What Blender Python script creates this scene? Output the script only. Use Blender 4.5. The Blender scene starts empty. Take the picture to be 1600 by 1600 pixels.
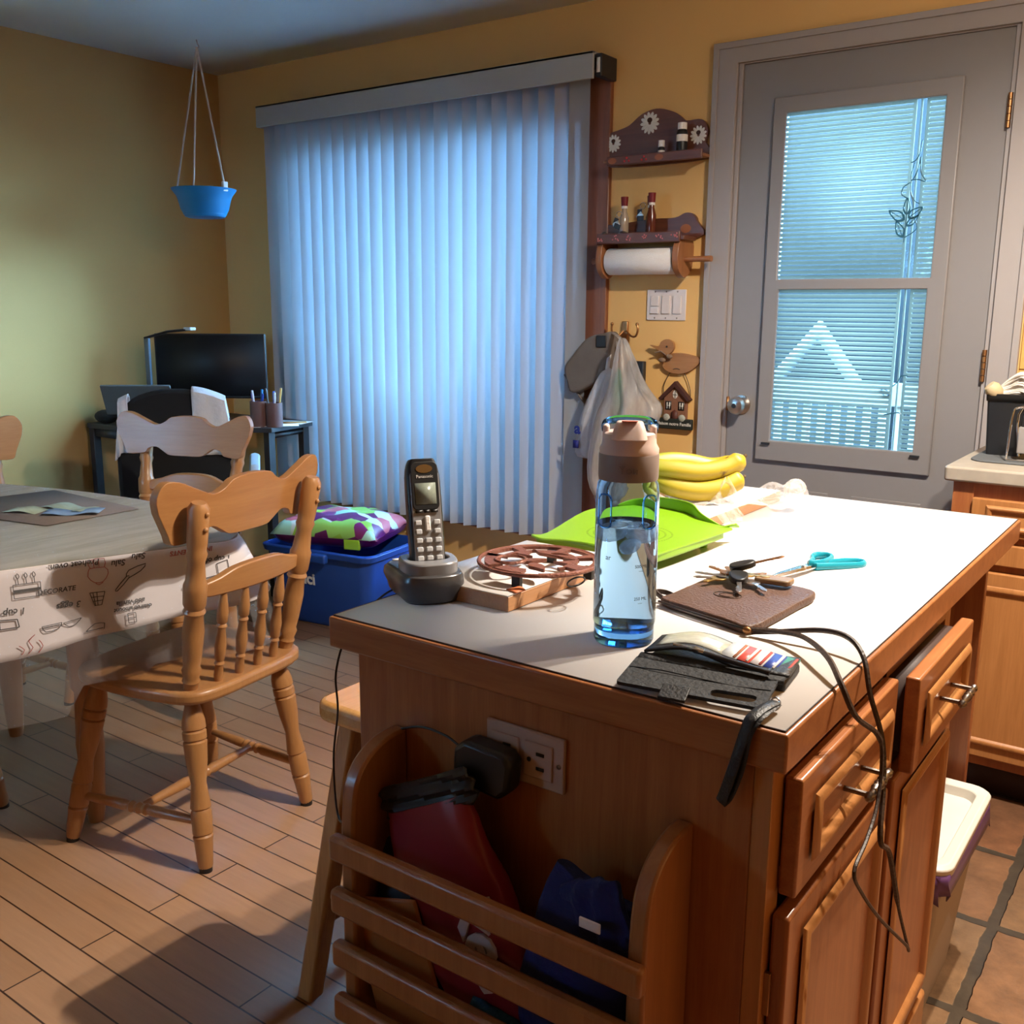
import bpy, bmesh, math, random
from mathutils import Vector, Matrix, Euler
from math import sin, cos, pi, radians, sqrt, atan2, hypot
random.seed(7)
SC = bpy.context.scene
COL = SC.collection

# ------------------------------------------------------------------ materials
def _mat(name):
    m = bpy.data.materials.new(name); m.use_nodes = True
    nt = m.node_tree; nt.nodes.clear()
    o = nt.nodes.new('ShaderNodeOutputMaterial')
    return m, nt, o
def N(nt, t, **kw):
    n = nt.nodes.new(t)
    for k, v in kw.items():
        if k in n.inputs: n.inputs[k].default_value = v
        else: setattr(n, k, v)
    return n
def L(nt, a, b): nt.links.new(a, b)
def rgb(c): return (c[0], c[1], c[2], 1)
def pbr(name, c, rough=.5, metal=0, spec=.5, var=.06, scale=30, bump=0, bscale=200, coat=0, sheen=0, trans=0, ior=1.45, alpha=1):
    m, nt, o = _mat(name)
    p = N(nt, 'ShaderNodeBsdfPrincipled', Roughness=rough, Metallic=metal, IOR=ior)
    p.inputs['Specular IOR Level'].default_value = spec
    p.inputs['Coat Weight'].default_value = coat
    p.inputs['Transmission Weight'].default_value = trans
    p.inputs['Alpha'].default_value = alpha
    p.inputs['Sheen Weight'].default_value = sheen
    p.inputs['Base Color'].default_value = rgb(c)
    tc = N(nt, 'ShaderNodeTexCoord')
    if var:
        nz = N(nt, 'ShaderNodeTexNoise', Scale=scale, Detail=4)
        L(nt, tc.outputs['Object'], nz.inputs['Vector'])
        mx = N(nt, 'ShaderNodeMix', data_type='RGBA')
        mx.inputs[6].default_value = rgb([x * (1 - var) for x in c]); mx.inputs[7].default_value = rgb([min(1, x * (1 + var)) for x in c])
        L(nt, nz.outputs['Fac'], mx.inputs[0]); L(nt, mx.outputs[2], p.inputs['Base Color'])
    if bump:
        nb = N(nt, 'ShaderNodeTexNoise', Scale=bscale, Detail=3)
        L(nt, tc.outputs['Object'], nb.inputs['Vector'])
        b = N(nt, 'ShaderNodeBump', Strength=bump, Distance=.01)
        L(nt, nb.outputs['Fac'], b.inputs['Height']); L(nt, b.outputs[0], p.inputs['Normal'])
    L(nt, p.outputs[0], o.inputs[0])
    return m
def wood(name, c1, c2, axis=2, scale=30, rough=.35, stretch=.06, coat=.2, bump=.02):
    m, nt, o = _mat(name)
    tc = N(nt, 'ShaderNodeTexCoord'); mp = N(nt, 'ShaderNodeMapping')
    s = [1, 1, 1]; s[axis] = stretch
    mp.inputs['Scale'].default_value = s
    L(nt, tc.outputs['Object'], mp.inputs['Vector'])
    n1 = N(nt, 'ShaderNodeTexNoise', Scale=scale, Detail=8, Roughness=.65, Distortion=.5)
    L(nt, mp.outputs[0], n1.inputs['Vector'])
    n2 = N(nt, 'ShaderNodeTexNoise', Scale=scale * 7, Detail=3)
    L(nt, mp.outputs[0], n2.inputs['Vector'])
    ad = N(nt, 'ShaderNodeMath', operation='MULTIPLY_ADD'); ad.inputs[1].default_value = .35
    L(nt, n2.outputs['Fac'], ad.inputs[0]); L(nt, n1.outputs['Fac'], ad.inputs[2])
    cr = N(nt, 'ShaderNodeValToRGB')
    cr.color_ramp.elements[0].position = .45; cr.color_ramp.elements[0].color = rgb(c1)
    cr.color_ramp.elements[1].position = .9; cr.color_ramp.elements[1].color = rgb(c2)
    L(nt, ad.outputs[0], cr.inputs[0])
    p = N(nt, 'ShaderNodeBsdfPrincipled', Roughness=rough); p.inputs['Coat Weight'].default_value = coat; p.inputs['Coat Roughness'].default_value = .2
    L(nt, cr.outputs[0], p.inputs['Base Color'])
    if bump:
        b = N(nt, 'ShaderNodeBump', Strength=bump * 5, Distance=.002)
        L(nt, ad.outputs[0], b.inputs['Height']); L(nt, b.outputs[0], p.inputs['Normal'])
    L(nt, p.outputs[0], o.inputs[0])
    return m
def thinfilm(name, c, a=.35, rough=.12, bump=.4, bscale=40, zs=1):
    """clear or milky plastic film: partly transparent, partly glossy and diffuse"""
    m, nt, o = _mat(name)
    tr = N(nt, 'ShaderNodeBsdfTransparent'); tr.inputs[0].default_value = rgb([min(1, .9 + .1 * x) for x in c])
    p = N(nt, 'ShaderNodeBsdfPrincipled', Roughness=rough); p.inputs['Base Color'].default_value = rgb(c)
    tl = N(nt, 'ShaderNodeBsdfTranslucent'); tl.inputs[0].default_value = rgb(c)
    m0 = N(nt, 'ShaderNodeMixShader'); m0.inputs[0].default_value = .35
    L(nt, p.outputs[0], m0.inputs[1]); L(nt, tl.outputs[0], m0.inputs[2])
    mx = N(nt, 'ShaderNodeMixShader')
    tc = N(nt, 'ShaderNodeTexCoord')
    mpz = N(nt, 'ShaderNodeMapping'); mpz.inputs['Scale'].default_value = (1, 1, zs); L(nt, tc.outputs['Object'], mpz.inputs['Vector'])
    nz = N(nt, 'ShaderNodeTexNoise', Scale=bscale, Detail=4, Distortion=1.0 if zs == 1 else .3); L(nt, mpz.outputs[0], nz.inputs['Vector'])
    mr = N(nt, 'ShaderNodeMapRange'); mr.inputs[1].default_value = .35; mr.inputs[2].default_value = .75
    mr.inputs[3].default_value = a * .7; mr.inputs[4].default_value = min(1, a * 1.5)
    L(nt, nz.outputs['Fac'], mr.inputs[0]); L(nt, mr.outputs[0], mx.inputs[0])
    b = N(nt, 'ShaderNodeBump', Strength=bump, Distance=.01); L(nt, nz.outputs['Fac'], b.inputs['Height']); L(nt, b.outputs[0], p.inputs['Normal'])
    L(nt, tr.outputs[0], mx.inputs[1]); L(nt, m0.outputs[0], mx.inputs[2]); L(nt, mx.outputs[0], o.inputs[0])
    return m
def patches(name, cols, scale=8, rough=.3):
    m, nt, o = _mat(name)
    tc = N(nt, 'ShaderNodeTexCoord'); v = N(nt, 'ShaderNodeTexVoronoi', Scale=scale)
    L(nt, tc.outputs['Object'], v.inputs['Vector'])
    cr = N(nt, 'ShaderNodeValToRGB'); cr.color_ramp.interpolation = 'CONSTANT'
    e = cr.color_ramp.elements
    while len(e) < len(cols): e.new(.5)
    for i, c in enumerate(cols): e[i].position = i / len(cols); e[i].color = rgb(c)
    sp = N(nt, 'ShaderNodeSeparateColor'); L(nt, v.outputs['Color'], sp.inputs[0]); L(nt, sp.outputs[0], cr.inputs[0])
    p = N(nt, 'ShaderNodeBsdfPrincipled', Roughness=rough); L(nt, cr.outputs[0], p.inputs['Base Color']); L(nt, p.outputs[0], o.inputs[0])
    return m
def brick_floor(name, bw, rh, mortar, offs, c1, c2, cm, shift, rough, grain=None, bump=.3, offfreq=2):
    m, nt, o = _mat(name)
    tc = N(nt, 'ShaderNodeTexCoord'); mp = N(nt, 'ShaderNodeMapping'); mp.inputs['Location'].default_value = (shift[0], shift[1], 0)
    L(nt, tc.outputs['Object'], mp.inputs['Vector'])
    b = N(nt, 'ShaderNodeTexBrick', Scale=1.0); b.offset = offs; b.offset_frequency = offfreq; b.squash = 1
    b.inputs['Brick Width'].default_value = bw; b.inputs['Row Height'].default_value = rh; b.inputs['Mortar Size'].default_value = mortar
    b.inputs['Mortar Smooth'].default_value = .2; b.inputs['Bias'].default_value = 0
    b.inputs['Color1'].default_value = rgb(c1); b.inputs['Color2'].default_value = rgb(c2); b.inputs['Mortar'].default_value = rgb(cm)
    vec = mp.outputs[0]
    if grain == 'tile':
        dn = N(nt, 'ShaderNodeTexNoise', Scale=22, Detail=3); L(nt, mp.outputs[0], dn.inputs['Vector'])
        sb = N(nt, 'ShaderNodeVectorMath', operation='MULTIPLY_ADD'); sb.inputs[1].default_value = (.012, .012, 0); sb.inputs[2].default_value = (-.006, -.006, 0)
        L(nt, dn.outputs['Color'], sb.inputs[0])
        a2 = N(nt, 'ShaderNodeVectorMath', operation='ADD'); L(nt, sb.outputs[0], a2.inputs[0]); L(nt, mp.outputs[0], a2.inputs[1]); vec = a2.outputs[0]
    L(nt, vec, b.inputs['Vector'])
    m2 = N(nt, 'ShaderNodeMapping')
    m2.inputs['Scale'].default_value = (.08, 1, 1) if grain == 'wood' else (1, 1, 1)
    L(nt, mp.outputs[0], m2.inputs['Vector'])
    nz = N(nt, 'ShaderNodeTexNoise', Scale=60 if grain == 'wood' else 14, Detail=8, Roughness=.7); L(nt, m2.outputs[0], nz.inputs['Vector'])
    mr = N(nt, 'ShaderNodeMapRange'); mr.inputs[1].default_value = .3; mr.inputs[2].default_value = .7
    lo, hi = (.9, 1.08) if grain == 'wood' else (.62, 1.25)
    mr.inputs[3].default_value = lo; mr.inputs[4].default_value = hi
    L(nt, nz.outputs['Fac'], mr.inputs[0])
    ml = N(nt, 'ShaderNodeMix', data_type='RGBA', blend_type='MULTIPLY'); ml.inputs[0].default_value = 1
    L(nt, b.outputs['Color'], ml.inputs[6]); L(nt, mr.outputs[0], ml.inputs[7])
    p = N(nt, 'ShaderNodeBsdfPrincipled', Roughness=rough); L(nt, ml.outputs[2], p.inputs['Base Color'])
    h = N(nt, 'ShaderNodeMath', operation='MULTIPLY_ADD'); h.inputs[1].default_value = -1.0
    hs = N(nt, 'ShaderNodeMath', operation='MULTIPLY'); hs.inputs[1].default_value = .1 if grain == 'wood' else .8
    L(nt, nz.outputs['Fac'], hs.inputs[0]); L(nt, b.outputs['Fac'], h.inputs[0]); L(nt, hs.outputs[0], h.inputs[2])
    bp = N(nt, 'ShaderNodeBump', Strength=bump, Distance=.004); L(nt, h.outputs[0], bp.inputs['Height']); L(nt, bp.outputs[0], p.inputs['Normal'])
    L(nt, p.outputs[0], o.inputs[0])
    return m

WALL = pbr('wall_paint', (.70, .42, .15), .75, var=.03, scale=6, bump=.05, bscale=300)
CEILM = pbr('ceiling_paint', (.84, .84, .84), .9, var=.03, scale=4, bump=.1, bscale=150)
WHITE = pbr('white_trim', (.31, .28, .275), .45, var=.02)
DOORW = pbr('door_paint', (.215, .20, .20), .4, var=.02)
PLANK = brick_floor('wood_planks', 1.1, .0815, .0021, .37, (.33, .18, .095), (.38, .215, .12), (.04, .018, .010), (.3, -.811), .33, 'wood', .25)
TILE = brick_floor('slate_tiles', .331, .331, .013, 0, (.36, .155, .07), (.32, .19, .095), (.10, .075, .05), (.283, -.211), .6, 'tile', .8)
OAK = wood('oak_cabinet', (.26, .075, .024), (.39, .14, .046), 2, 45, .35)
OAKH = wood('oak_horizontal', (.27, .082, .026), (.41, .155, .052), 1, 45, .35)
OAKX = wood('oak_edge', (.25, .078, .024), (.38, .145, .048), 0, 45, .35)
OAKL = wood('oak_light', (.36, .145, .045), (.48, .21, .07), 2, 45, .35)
DARKW = pbr('dark_interior', (.05, .025, .02), .6)
LAM = pbr('laminate_white', (.84, .80, .78), .28, var=.015, scale=300)
SEAM = pbr('laminate_seam', (.03, .015, .01), .6, var=0)
RACKW = wood('rack_oak', (.24, .09, .028), (.34, .135, .045), 2, 40, .4)
MAPLE = wood('maple_chair', (.34, .15, .052), (.42, .20, .07), 2, 30, .38, coat=.12)
MAPLEX = wood('maple_rail', (.33, .14, .046), (.42, .20, .07), 0, 25, .38, coat=.12)
STOOLW = wood('stool_oak', (.36, .15, .045), (.58, .29, .10), 2, 40, .3, coat=.4)
STOOLS = wood('stool_seat', (.50, .23, .065), (.68, .36, .12), 1, 40, .25, coat=.4)
BLACKP = pbr('black_plastic', (.012, .012, .013), .4, var=.2)
BLACKM = pbr('black_metal', (.015, .016, .02), .45, var=.1)
SCREEN = pbr('screen_glass', (.004, .004, .005), .55, var=0)
STEEL = pbr('steel', (.62, .6, .58), .28, 1, var=.05)
CHROME = pbr('chrome', (.8, .8, .8), .12, 1, var=0)
PEWTER = pbr('pewter', (.22, .19, .17), .3, 1, var=.2, scale=200)
BRASS = pbr('antique_brass', (.35, .17, .07), .4, .9, var=.2)
GREYP = pbr('grey_plastic', (.075, .072, .076), .3, .35, var=.05)
LGREYP = pbr('silver_plastic', (.26, .26, .275), .3, .3, var=.05)
DWOOD = wood('walnut_painted', (.075, .024, .014), (.15, .05, .026), 0, 30, .4)
DWOODL = wood('walnut_light', (.22, .085, .035), (.32, .13, .05), 2, 30, .4)
JAMB = wood('window_jamb_wood', (.16, .055, .025), (.25, .09, .04), 2, 30, .4)
PAPER = pbr('paper_white', (.75, .72, .70), .85, var=.04, bump=.2, bscale=250)
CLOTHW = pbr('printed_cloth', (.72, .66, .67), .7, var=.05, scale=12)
INK = pbr('ink_black', (.03, .025, .025), .8, var=0)
INKR = pbr('ink_red', (.40, .06, .05), .8, var=0)
VINYL = thinfilm('clear_vinyl', (.75, .75, .78), .14, .08, .1, 9)
BAGW = thinfilm('shopping_bag_film', (.52, .50, .50), .60, .3, .5, 24, .15)
FILM = thinfilm('produce_bag_film', (.95, .9, .88), .35, .1, 1.0, 45)
BLUEP = pbr('blue_plastic', (.012, .06, .32), .4, var=.05)
POTB = pbr('teal_blue_plastic', (.005, .17, .40), .4, var=.05)
GREEN = pbr('lime_plastic', (.22, .43, .012), .35, var=.03)
LEATH = pbr('brown_leather', (.10, .05, .033), .5, var=.25, scale=40, bump=.25, bscale=220)
LEATHD = pbr('dark_leather', (.045, .027, .02), .5, var=.2, bump=.2)
BLKL = pbr('black_leather', (.014, .014, .016), .45, var=.3, scale=60, bump=.2, bscale=300)
BLKS = pbr('black_suede', (.013, .013, .0145), .75, var=.5, scale=70, bump=.3, bscale=180)
TEAL = pbr('teal_handle', (.01, .30, .40), .25, var=.03)
TERRA = pbr('copper_iron', (.22, .082, .055), .45, .25, var=.3, scale=50, bump=.3, bscale=200)
DGREY = pbr('slat_valance_grey', (.36, .37, .37), .6, var=.03)

# translucent blind slats
SLAT, _nt, _o = _mat('blind_slat')
_d = N(_nt, 'ShaderNodeBsdfDiffuse'); _d.inputs[0].default_value = (.62, .62, .62, 1)
_t = N(_nt, 'ShaderNodeBsdfTranslucent'); _t.inputs[0].default_value = (.145, .155, .185, 1)
_x = N(_nt, 'ShaderNodeMixShader'); _x.inputs[0].default_value = .55
L(_nt, _d.outputs[0], _x.inputs[1]); L(_nt, _t.outputs[0], _x.inputs[2]); L(_nt, _x.outputs[0], _o.inputs[0])

def glass_pane(name, stripes):
    m, nt, o = _mat(name)
    tr = N(nt, 'ShaderNodeBsdfTransparent'); tr.inputs[0].default_value = (.88, .93, .95, 1)
    gl = N(nt, 'ShaderNodeBsdfGlossy', Roughness=.02)
    fr = N(nt, 'ShaderNodeLayerWeight', Blend=.12)
    cl = N(nt, 'ShaderNodeMixShader'); L(nt, fr.outputs['Fresnel'], cl.inputs[0]); L(nt, tr.outputs[0], cl.inputs[1]); L(nt, gl.outputs[0], cl.inputs[2])
    if not stripes:
        L(nt, cl.outputs[0], o.inputs[0]); return m
    z0, pitch, x1, x2 = stripes
    tc = N(nt, 'ShaderNodeTexCoord'); sp = N(nt, 'ShaderNodeSeparateXYZ'); L(nt, tc.outputs['Object'], sp.inputs[0])
    def M(op, a, b=None):
        n = N(nt, 'ShaderNodeMath', operation=op)
        for i, v in enumerate((a, b)):
            if v is None: continue
            if isinstance(v, (int, float)): n.inputs[i].default_value = v
            else: L(nt, v, n.inputs[i])
        return n.outputs[0]
    X, Z = sp.outputs[0], sp.outputs[2]
    f = M('FRACT', M('DIVIDE', M('SUBTRACT', Z, z0), pitch))
    gap = M('LESS_THAN', f, .29)
    def inr(a, b): return M('MULTIPLY', M('GREATER_THAN', X, a), M('LESS_THAN', X, b))
    outm = M('SUBTRACT', 1.0, inr(x1 - .016, x2 + .016))
    g = M('MULTIPLY', gap, outm)
    g = M('MULTIPLY', g, M('SUBTRACT', 1.0, M('GREATER_THAN', X, x2 + .06)))
    bars = M('ADD', inr(x1 - .006, x1 + .006), inr(x2 - .006, x2 + .006))
    g = M('MINIMUM', M('ADD', g, bars), 1.0)
    tl = N(nt, 'ShaderNodeBsdfTranslucent'); tl.inputs[0].default_value = (.19, .18, .145, 1)
    t2 = N(nt, 'ShaderNodeBsdfTransparent'); t2.inputs[0].default_value = (.8, .9, .95, 1)
    ms = N(nt, 'ShaderNodeMixShader'); ms.inputs[0].default_value = .05; L(nt, tl.outputs[0], ms.inputs[1]); L(nt, t2.outputs[0], ms.inputs[2])
    mx = N(nt, 'ShaderNodeMixShader'); L(nt, g, mx.inputs[0]); L(nt, ms.outputs[0], mx.inputs[1]); L(nt, cl.outputs[0], mx.inputs[2])
    L(nt, mx.outputs[0], o.inputs[0])
    return m
PANE = glass_pane('window_glass', None)

BOTG, _nt, _o = _mat('bottle_plastic')
_g = N(_nt, 'ShaderNodeBsdfGlass', Roughness=0, IOR=1.25); _g.inputs[0].default_value = (.80, .91, 1, 1); L(_nt, _g.outputs[0], _o.inputs[0])
WATER, _nt, _o = _mat('water')
_g = N(_nt, 'ShaderNodeBsdfGlass', Roughness=0, IOR=1.33); _g.inputs[0].default_value = (.93, .97, 1, 1); L(_nt, _g.outputs[0], _o.inputs[0])
BOTB, _nt, _o = _mat('bottle_blue_clear')
_g = N(_nt, 'ShaderNodeBsdfGlass', Roughness=.05, IOR=1.3); _g.inputs[0].default_value = (.45, .70, .97, 1); L(_nt, _g.outputs[0], _o.inputs[0])

# ------------------------------------------------------------------ geometry helpers
class B:
    def __init__(s): s.bm = bmesh.new()
    def quad(s, pts):
        return s.bm.faces.new([s.bm.verts.new(p) for p in pts])
    def box(s, x0, y0, z0, x1, y1, z1, M=None):
        x0, x1 = min(x0, x1), max(x0, x1); y0, y1 = min(y0, y1), max(y0, y1); z0, z1 = min(z0, z1), max(z0, z1)
        v = [(x0, y0, z0), (x1, y0, z0), (x1, y1, z0), (x0, y1, z0), (x0, y0, z1), (x1, y0, z1), (x1, y1, z1), (x0, y1, z1)]
        if M: v = [M @ Vector(p) for p in v]
        v = [s.bm.verts.new(p) for p in v]
        for f in ((0, 3, 2, 1), (4, 5, 6, 7), (0, 1, 5, 4), (1, 2, 6, 5), (2, 3, 7, 6), (3, 0, 4, 7)): s.bm.faces.new([v[i] for i in f])
        return s
    def rings(s, rings, cap=True, closed=False):
        vr = [[s.bm.verts.new(p) for p in r] for r in rings]
        n = len(vr[0])
        rng = range(len(vr)) if closed else range(len(vr) - 1)
        for i in rng:
            a, b = vr[i], vr[(i + 1) % len(vr)]
            for j in range(n): s.bm.faces.new((a[j], a[(j + 1) % n], b[(j + 1) % n], b[j]))
        if cap and not closed:
            s.bm.faces.new(list(reversed(vr[0]))); s.bm.faces.new(vr[-1])
        return s
    def turn(s, p0, p1, prof, seg=14):
        """turned shape: prof = [(t along p0->p1, radius)]"""
        p0, p1 = Vector(p0), Vector(p1); d = p1 - p0; q = d.normalized().to_track_quat('Z', 'Y')
        R = [[p0 + d * t + q @ Vector((r * cos(2 * pi * k / seg), r * sin(2 * pi * k / seg), 0)) for k in range(seg)] for t, r in prof]
        return s.rings(R)
    def cyl(s, p0, p1, r, r1=None, seg=16): return s.turn(p0, p1, [(0, r), (1, r if r1 is None else r1)], seg)
    def lathe(s, prof, c=(0, 0, 0), seg=32, cap=True, sq=None):
        R = []
        for r, z in prof:
            R.append([(c[0] + r * cos(2 * pi * k / seg), c[1] + r * sin(2 * pi * k / seg), c[2] + z) for k in range(seg)])
        return s.rings(R, cap)
    def tube(s, pts, r, seg=8, closed=False, flat=None):
        pts = [Vector(p) for p in pts]; n = len(pts); R = []
        up = Vector((0, 0, 1))
        for i, p in enumerate(pts):
            if closed: t = pts[(i + 1) % n] - pts[i - 1]
            else: t = pts[min(i + 1, n - 1)] - pts[max(i - 1, 0)]
            t.normalize()
            a = up if abs(t.dot(up)) < .95 else Vector((1, 0, 0))
            if i and abs(t.dot(prev)) < .95 and not closed: a = prev
            u = t.cross(a).normalized(); w = u.cross(t).normalized(); prev = w
            rr = r[i] if isinstance(r, (list, tuple)) else r
            ra, rb = (rr, rr) if flat is None else flat
            R.append([p + u * ra * cos(2 * pi * k / seg) + w * rb * sin(2 * pi * k / seg) for k in range(seg)])
        return s.rings(R, True, closed)
    def prism(s, poly, z0, z1, f=lambda u, v, d: (u, v, d)):
        a = [s.bm.verts.new(f(u, v, z0)) for u, v in poly]; b = [s.bm.verts.new(f(u, v, z1)) for u, v in poly]; n = len(poly)
        s.bm.faces.new(list(reversed(a))); s.bm.faces.new(b)
        for i in range(n): s.bm.faces.new((a[i], a[(i + 1) % n], b[(i + 1) % n], b[i]))
        return s
    def holed(s, outer, holes, z0, z1, f=lambda u, v, d: (u, v, d)):
        """flat plate with holes, given thickness"""
        tb = bmesh.new(); es = []
        for lp in [outer] + holes:
            vs = [tb.verts.new((u, v, 0)) for u, v in lp]
            for i in range(len(vs)): es.append(tb.edges.new((vs[i], vs[(i + 1) % len(vs)])))
        r = bmesh.ops.triangle_fill(tb, use_beauty=True, use_dissolve=False, edges=es, normal=(0, 0, 1))
        loc = {}
        tri = [[v for v in fc.verts] for fc in tb.faces]
        for z in (z0, z1):
            for v in tb.verts: loc[(v, z)] = s.bm.verts.new(f(v.co.x, v.co.y, z))
        for t in tri:
            s.bm.faces.new([loc[(v, z1)] for v in t]); s.bm.faces.new([loc[(v, z0)] for v in reversed(t)])
        for e in tb.edges:
            if len(e.link_faces) == 1:
                a, b = e.verts; s.bm.faces.new((loc[(a, z0)], loc[(b, z0)], loc[(b, z1)], loc[(a, z1)]))
        tb.free(); return s
    def grid(s, fn, nu, nv, closed_u=False):
        g = [[s.bm.verts.new(fn(i / (nu if closed_u else nu - 1), j / (nv - 1))) for j in range(nv)] for i in range(nu)]
        for i in range(nu if closed_u else nu - 1):
            for j in range(nv - 1): s.bm.faces.new((g[i][j], g[(i + 1) % nu][j], g[(i + 1) % nu][j + 1], g[i][j + 1]))
        return s
    def ball(s, c, r, seg=16, M=None):
        if not isinstance(r, (list, tuple)): r = (r, r, r)
        P = []
        n = seg // 2
        for i in range(n + 1):
            a = -pi / 2 + pi * i / n; a = max(-pi / 2 + .02, min(pi / 2 - .02, a)); P.append((cos(a), sin(a)))
        R = [[(r[0] * q * cos(2 * pi * k / seg), r[1] * q * sin(2 * pi * k / seg), r[2] * z) for k in range(seg)] for q, z in P]
        c = Vector(c)
        R = [[(M @ Vector(p) if M else Vector(p)) + c for p in ring] for ring in R]
        return s.rings(R)

def mk(name, b, mat, parent=None, bevel=0, sub=0, solid=0, ang=38, world=False, kind=None, seg=2):
    bm = b.bm if isinstance(b, B) else b
    bmesh.ops.recalc_face_normals(bm, faces=bm.faces)
    for e in bm.edges:
        if len(e.link_faces) == 2: e.smooth = e.calc_face_angle(0) < radians(ang)
    if world and parent is not None:
        Mi = (Matrix.Translation(parent.location) @ parent.rotation_euler.to_matrix().to_4x4()).inverted()
        if parent.parent: Mi = (Matrix.Translation(parent.parent.location) @ parent.parent.rotation_euler.to_matrix().to_4x4()).inverted()
        bm.transform(Mi)
    me = bpy.data.meshes.new(name); bm.to_mesh(me); bm.free()
    me.polygons.foreach_set('use_smooth', [True] * len(me.polygons))
    if mat: me.materials.append(mat)
    o = bpy.data.objects.new(name, me); COL.objects.link(o)
    if parent: o.parent = parent
    if solid:
        md = o.modifiers.new('solid', 'SOLIDIFY'); md.thickness = solid; md.offset = 0
    if bevel:
        md = o.modifiers.new('bevel', 'BEVEL'); md.width = bevel; md.segments = seg; md.limit_method = 'ANGLE'; md.angle_limit = radians(35); md.harden_normals = False
    if sub:
        md = o.modifiers.new('sub', 'SUBSURF'); md.levels = sub; md.render_levels = sub
    if kind: o['kind'] = kind
    return o
def thing(name, label, cat, loc=(0, 0, 0), rotz=0, group=None):
    o = bpy.data.objects.new(name, None); COL.objects.link(o); o.empty_display_size = .05
    o.location = loc; o.rotation_euler = (0, 0, rotz); o['label'] = label; o['category'] = cat
    if group: o['group'] = group
    return o
def tag(o, label, cat, group=None):
    o['label'] = label; o['category'] = cat
    if group: o['group'] = group
    return o
def dup(root, label, loc, rotz):
    r = root.copy(); COL.objects.link(r); r.location = loc; r.rotation_euler = (0, 0, rotz); r['label'] = label
    for ch in list(root.children):
        c = ch.copy(); COL.objects.link(c); c.parent = r
        for g in list(ch.children):
            d = g.copy(); COL.objects.link(d); d.parent = c
    return r
def text(name, body, size, M, mat, parent=None, ext=.0006, world=True, shear=0, align='CENTER', bold=0):
    cu = bpy.data.curves.new(name, 'FONT'); cu.body = body; cu.size = size; cu.extrude = ext; cu.align_x = align; cu.align_y = 'CENTER'; cu.shear = shear; cu.offset = bold; cu.resolution_u = 3
    t = bpy.data.objects.new('tmp', cu); COL.objects.link(t)
    dg = bpy.context.evaluated_depsgraph_get(); dg.update()
    me = bpy.data.meshes.new_from_object(t.evaluated_get(dg))
    bpy.data.objects.remove(t); bpy.data.curves.remove(cu)
    bm = bmesh.new(); bm.from_mesh(me); bpy.data.meshes.remove(me)
    bm.transform(M)
    return mk(name, bm, mat, parent, world=world)
def frame3(o, x, y, z=None):
    x = Vector(x).normalized(); y = Vector(y).normalized(); z = x.cross(y)
    return Matrix(((x.x, y.x, z.x, o[0]), (x.y, y.y, z.y, o[1]), (x.z, y.z, z.z, o[2]), (0, 0, 0, 1)))
def smooth(pts, n=6, closed=False):
    pts = [Vector(p) for p in pts]; out = []; N_ = len(pts)
    for i in range(N_ if closed else N_ - 1):
        p0 = pts[(i - 1) % N_] if closed or i else pts[0]; p1 = pts[i]; p2 = pts[(i + 1) % N_]; p3 = pts[(i + 2) % N_] if closed or i + 2 < N_ else pts[-1]
        for k in range(n):
            t = k / n
            out.append(.5 * ((2 * p1) + (p2 - p0) * t + (2 * p0 - 5 * p1 + 4 * p2 - p3) * t * t + (3 * p1 - p0 - 3 * p2 + p3) * t ** 3))
    if not closed: out.append(pts[-1])
    return out
def sm2(pts, n=6, closed=True): return [(p.x, p.y) for p in smooth([(a, b, 0) for a, b in pts], n, closed)]
def ell(cx, cy, rx, ry, n=24, a=0): return [(cx + rx * cos(t) * cos(a) - ry * sin(t) * sin(a), cy + rx * cos(t) * sin(a) + ry * sin(t) * cos(a)) for t in [2 * pi * k / n for k in range(n)]]
def rrect(x0, y0, x1, y1, r, n=5):
    P = []
    for cx, cy, a in ((x1 - r, y1 - r, 0), (x0 + r, y1 - r, pi / 2), (x0 + r, y0 + r, pi), (x1 - r, y0 + r, 3 * pi / 2)):
        for k in range(n + 1): t = a + pi / 2 * k / n; P.append((cx + r * cos(t), cy + r * sin(t)))
    return P
XZ = lambda u, v, d: (u, d, v)
YZ = lambda u, v, d: (d, u, v)

# ------------------------------------------------------------------ room
H = 2.43; WX = -4.267; WY = 3.4; RX = 1.5; FY = -2.4
mk('floor', B().box(WX - .1, FY - .1, -.06, -.62, WY + .15, 0), PLANK, kind='structure')
mk('floor', B().box(-.62, FY - .1, -.06, RX + .1, WY + .15, 0), TILE, kind='structure')
mk('ceiling', B().box(WX - .1, FY - .1, H, RX + .1, WY + .15, H + .08), CEILM, kind='structure')
mk('wall_left', B().box(WX - .12, FY, 0, WX, WY + .15, H), WALL, kind='structure')
mk('wall_right', B().box(RX, FY, 0, RX + .12, WY + .15, H), WALL, kind='structure')
mk('wall_front', B().holed([(WX, 0), (RX, 0), (RX, H), (WX, H)], [[(-3.95, 1.35), (-3.25, 1.35), (-3.25, 2.05), (-3.95, 2.05)]], FY - .12, FY, XZ), WALL, kind='structure')  # wall behind the camera; its opening is added to let in sky fill
fill_win = mk('added_fill_window', B().holed([(-4.0, 1.3), (-3.2, 1.3), (-3.2, 2.1), (-4.0, 2.1)], [[(-3.95, 1.35), (-3.25, 1.35), (-3.25, 2.05), (-3.95, 2.05)]], FY - .1, FY + .015, XZ), WHITE, kind='structure', bevel=.003)  # made-up window out of view, added to brighten the island front
mk('pane', B().box(-3.95, FY - .07, 1.35, -3.25, FY - .066, 2.05), PANE, fill_win)  # glass of the added fill window
wx0, wx1, wz0, wz1 = -3.825, -2.09, .37, 2.115
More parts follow.
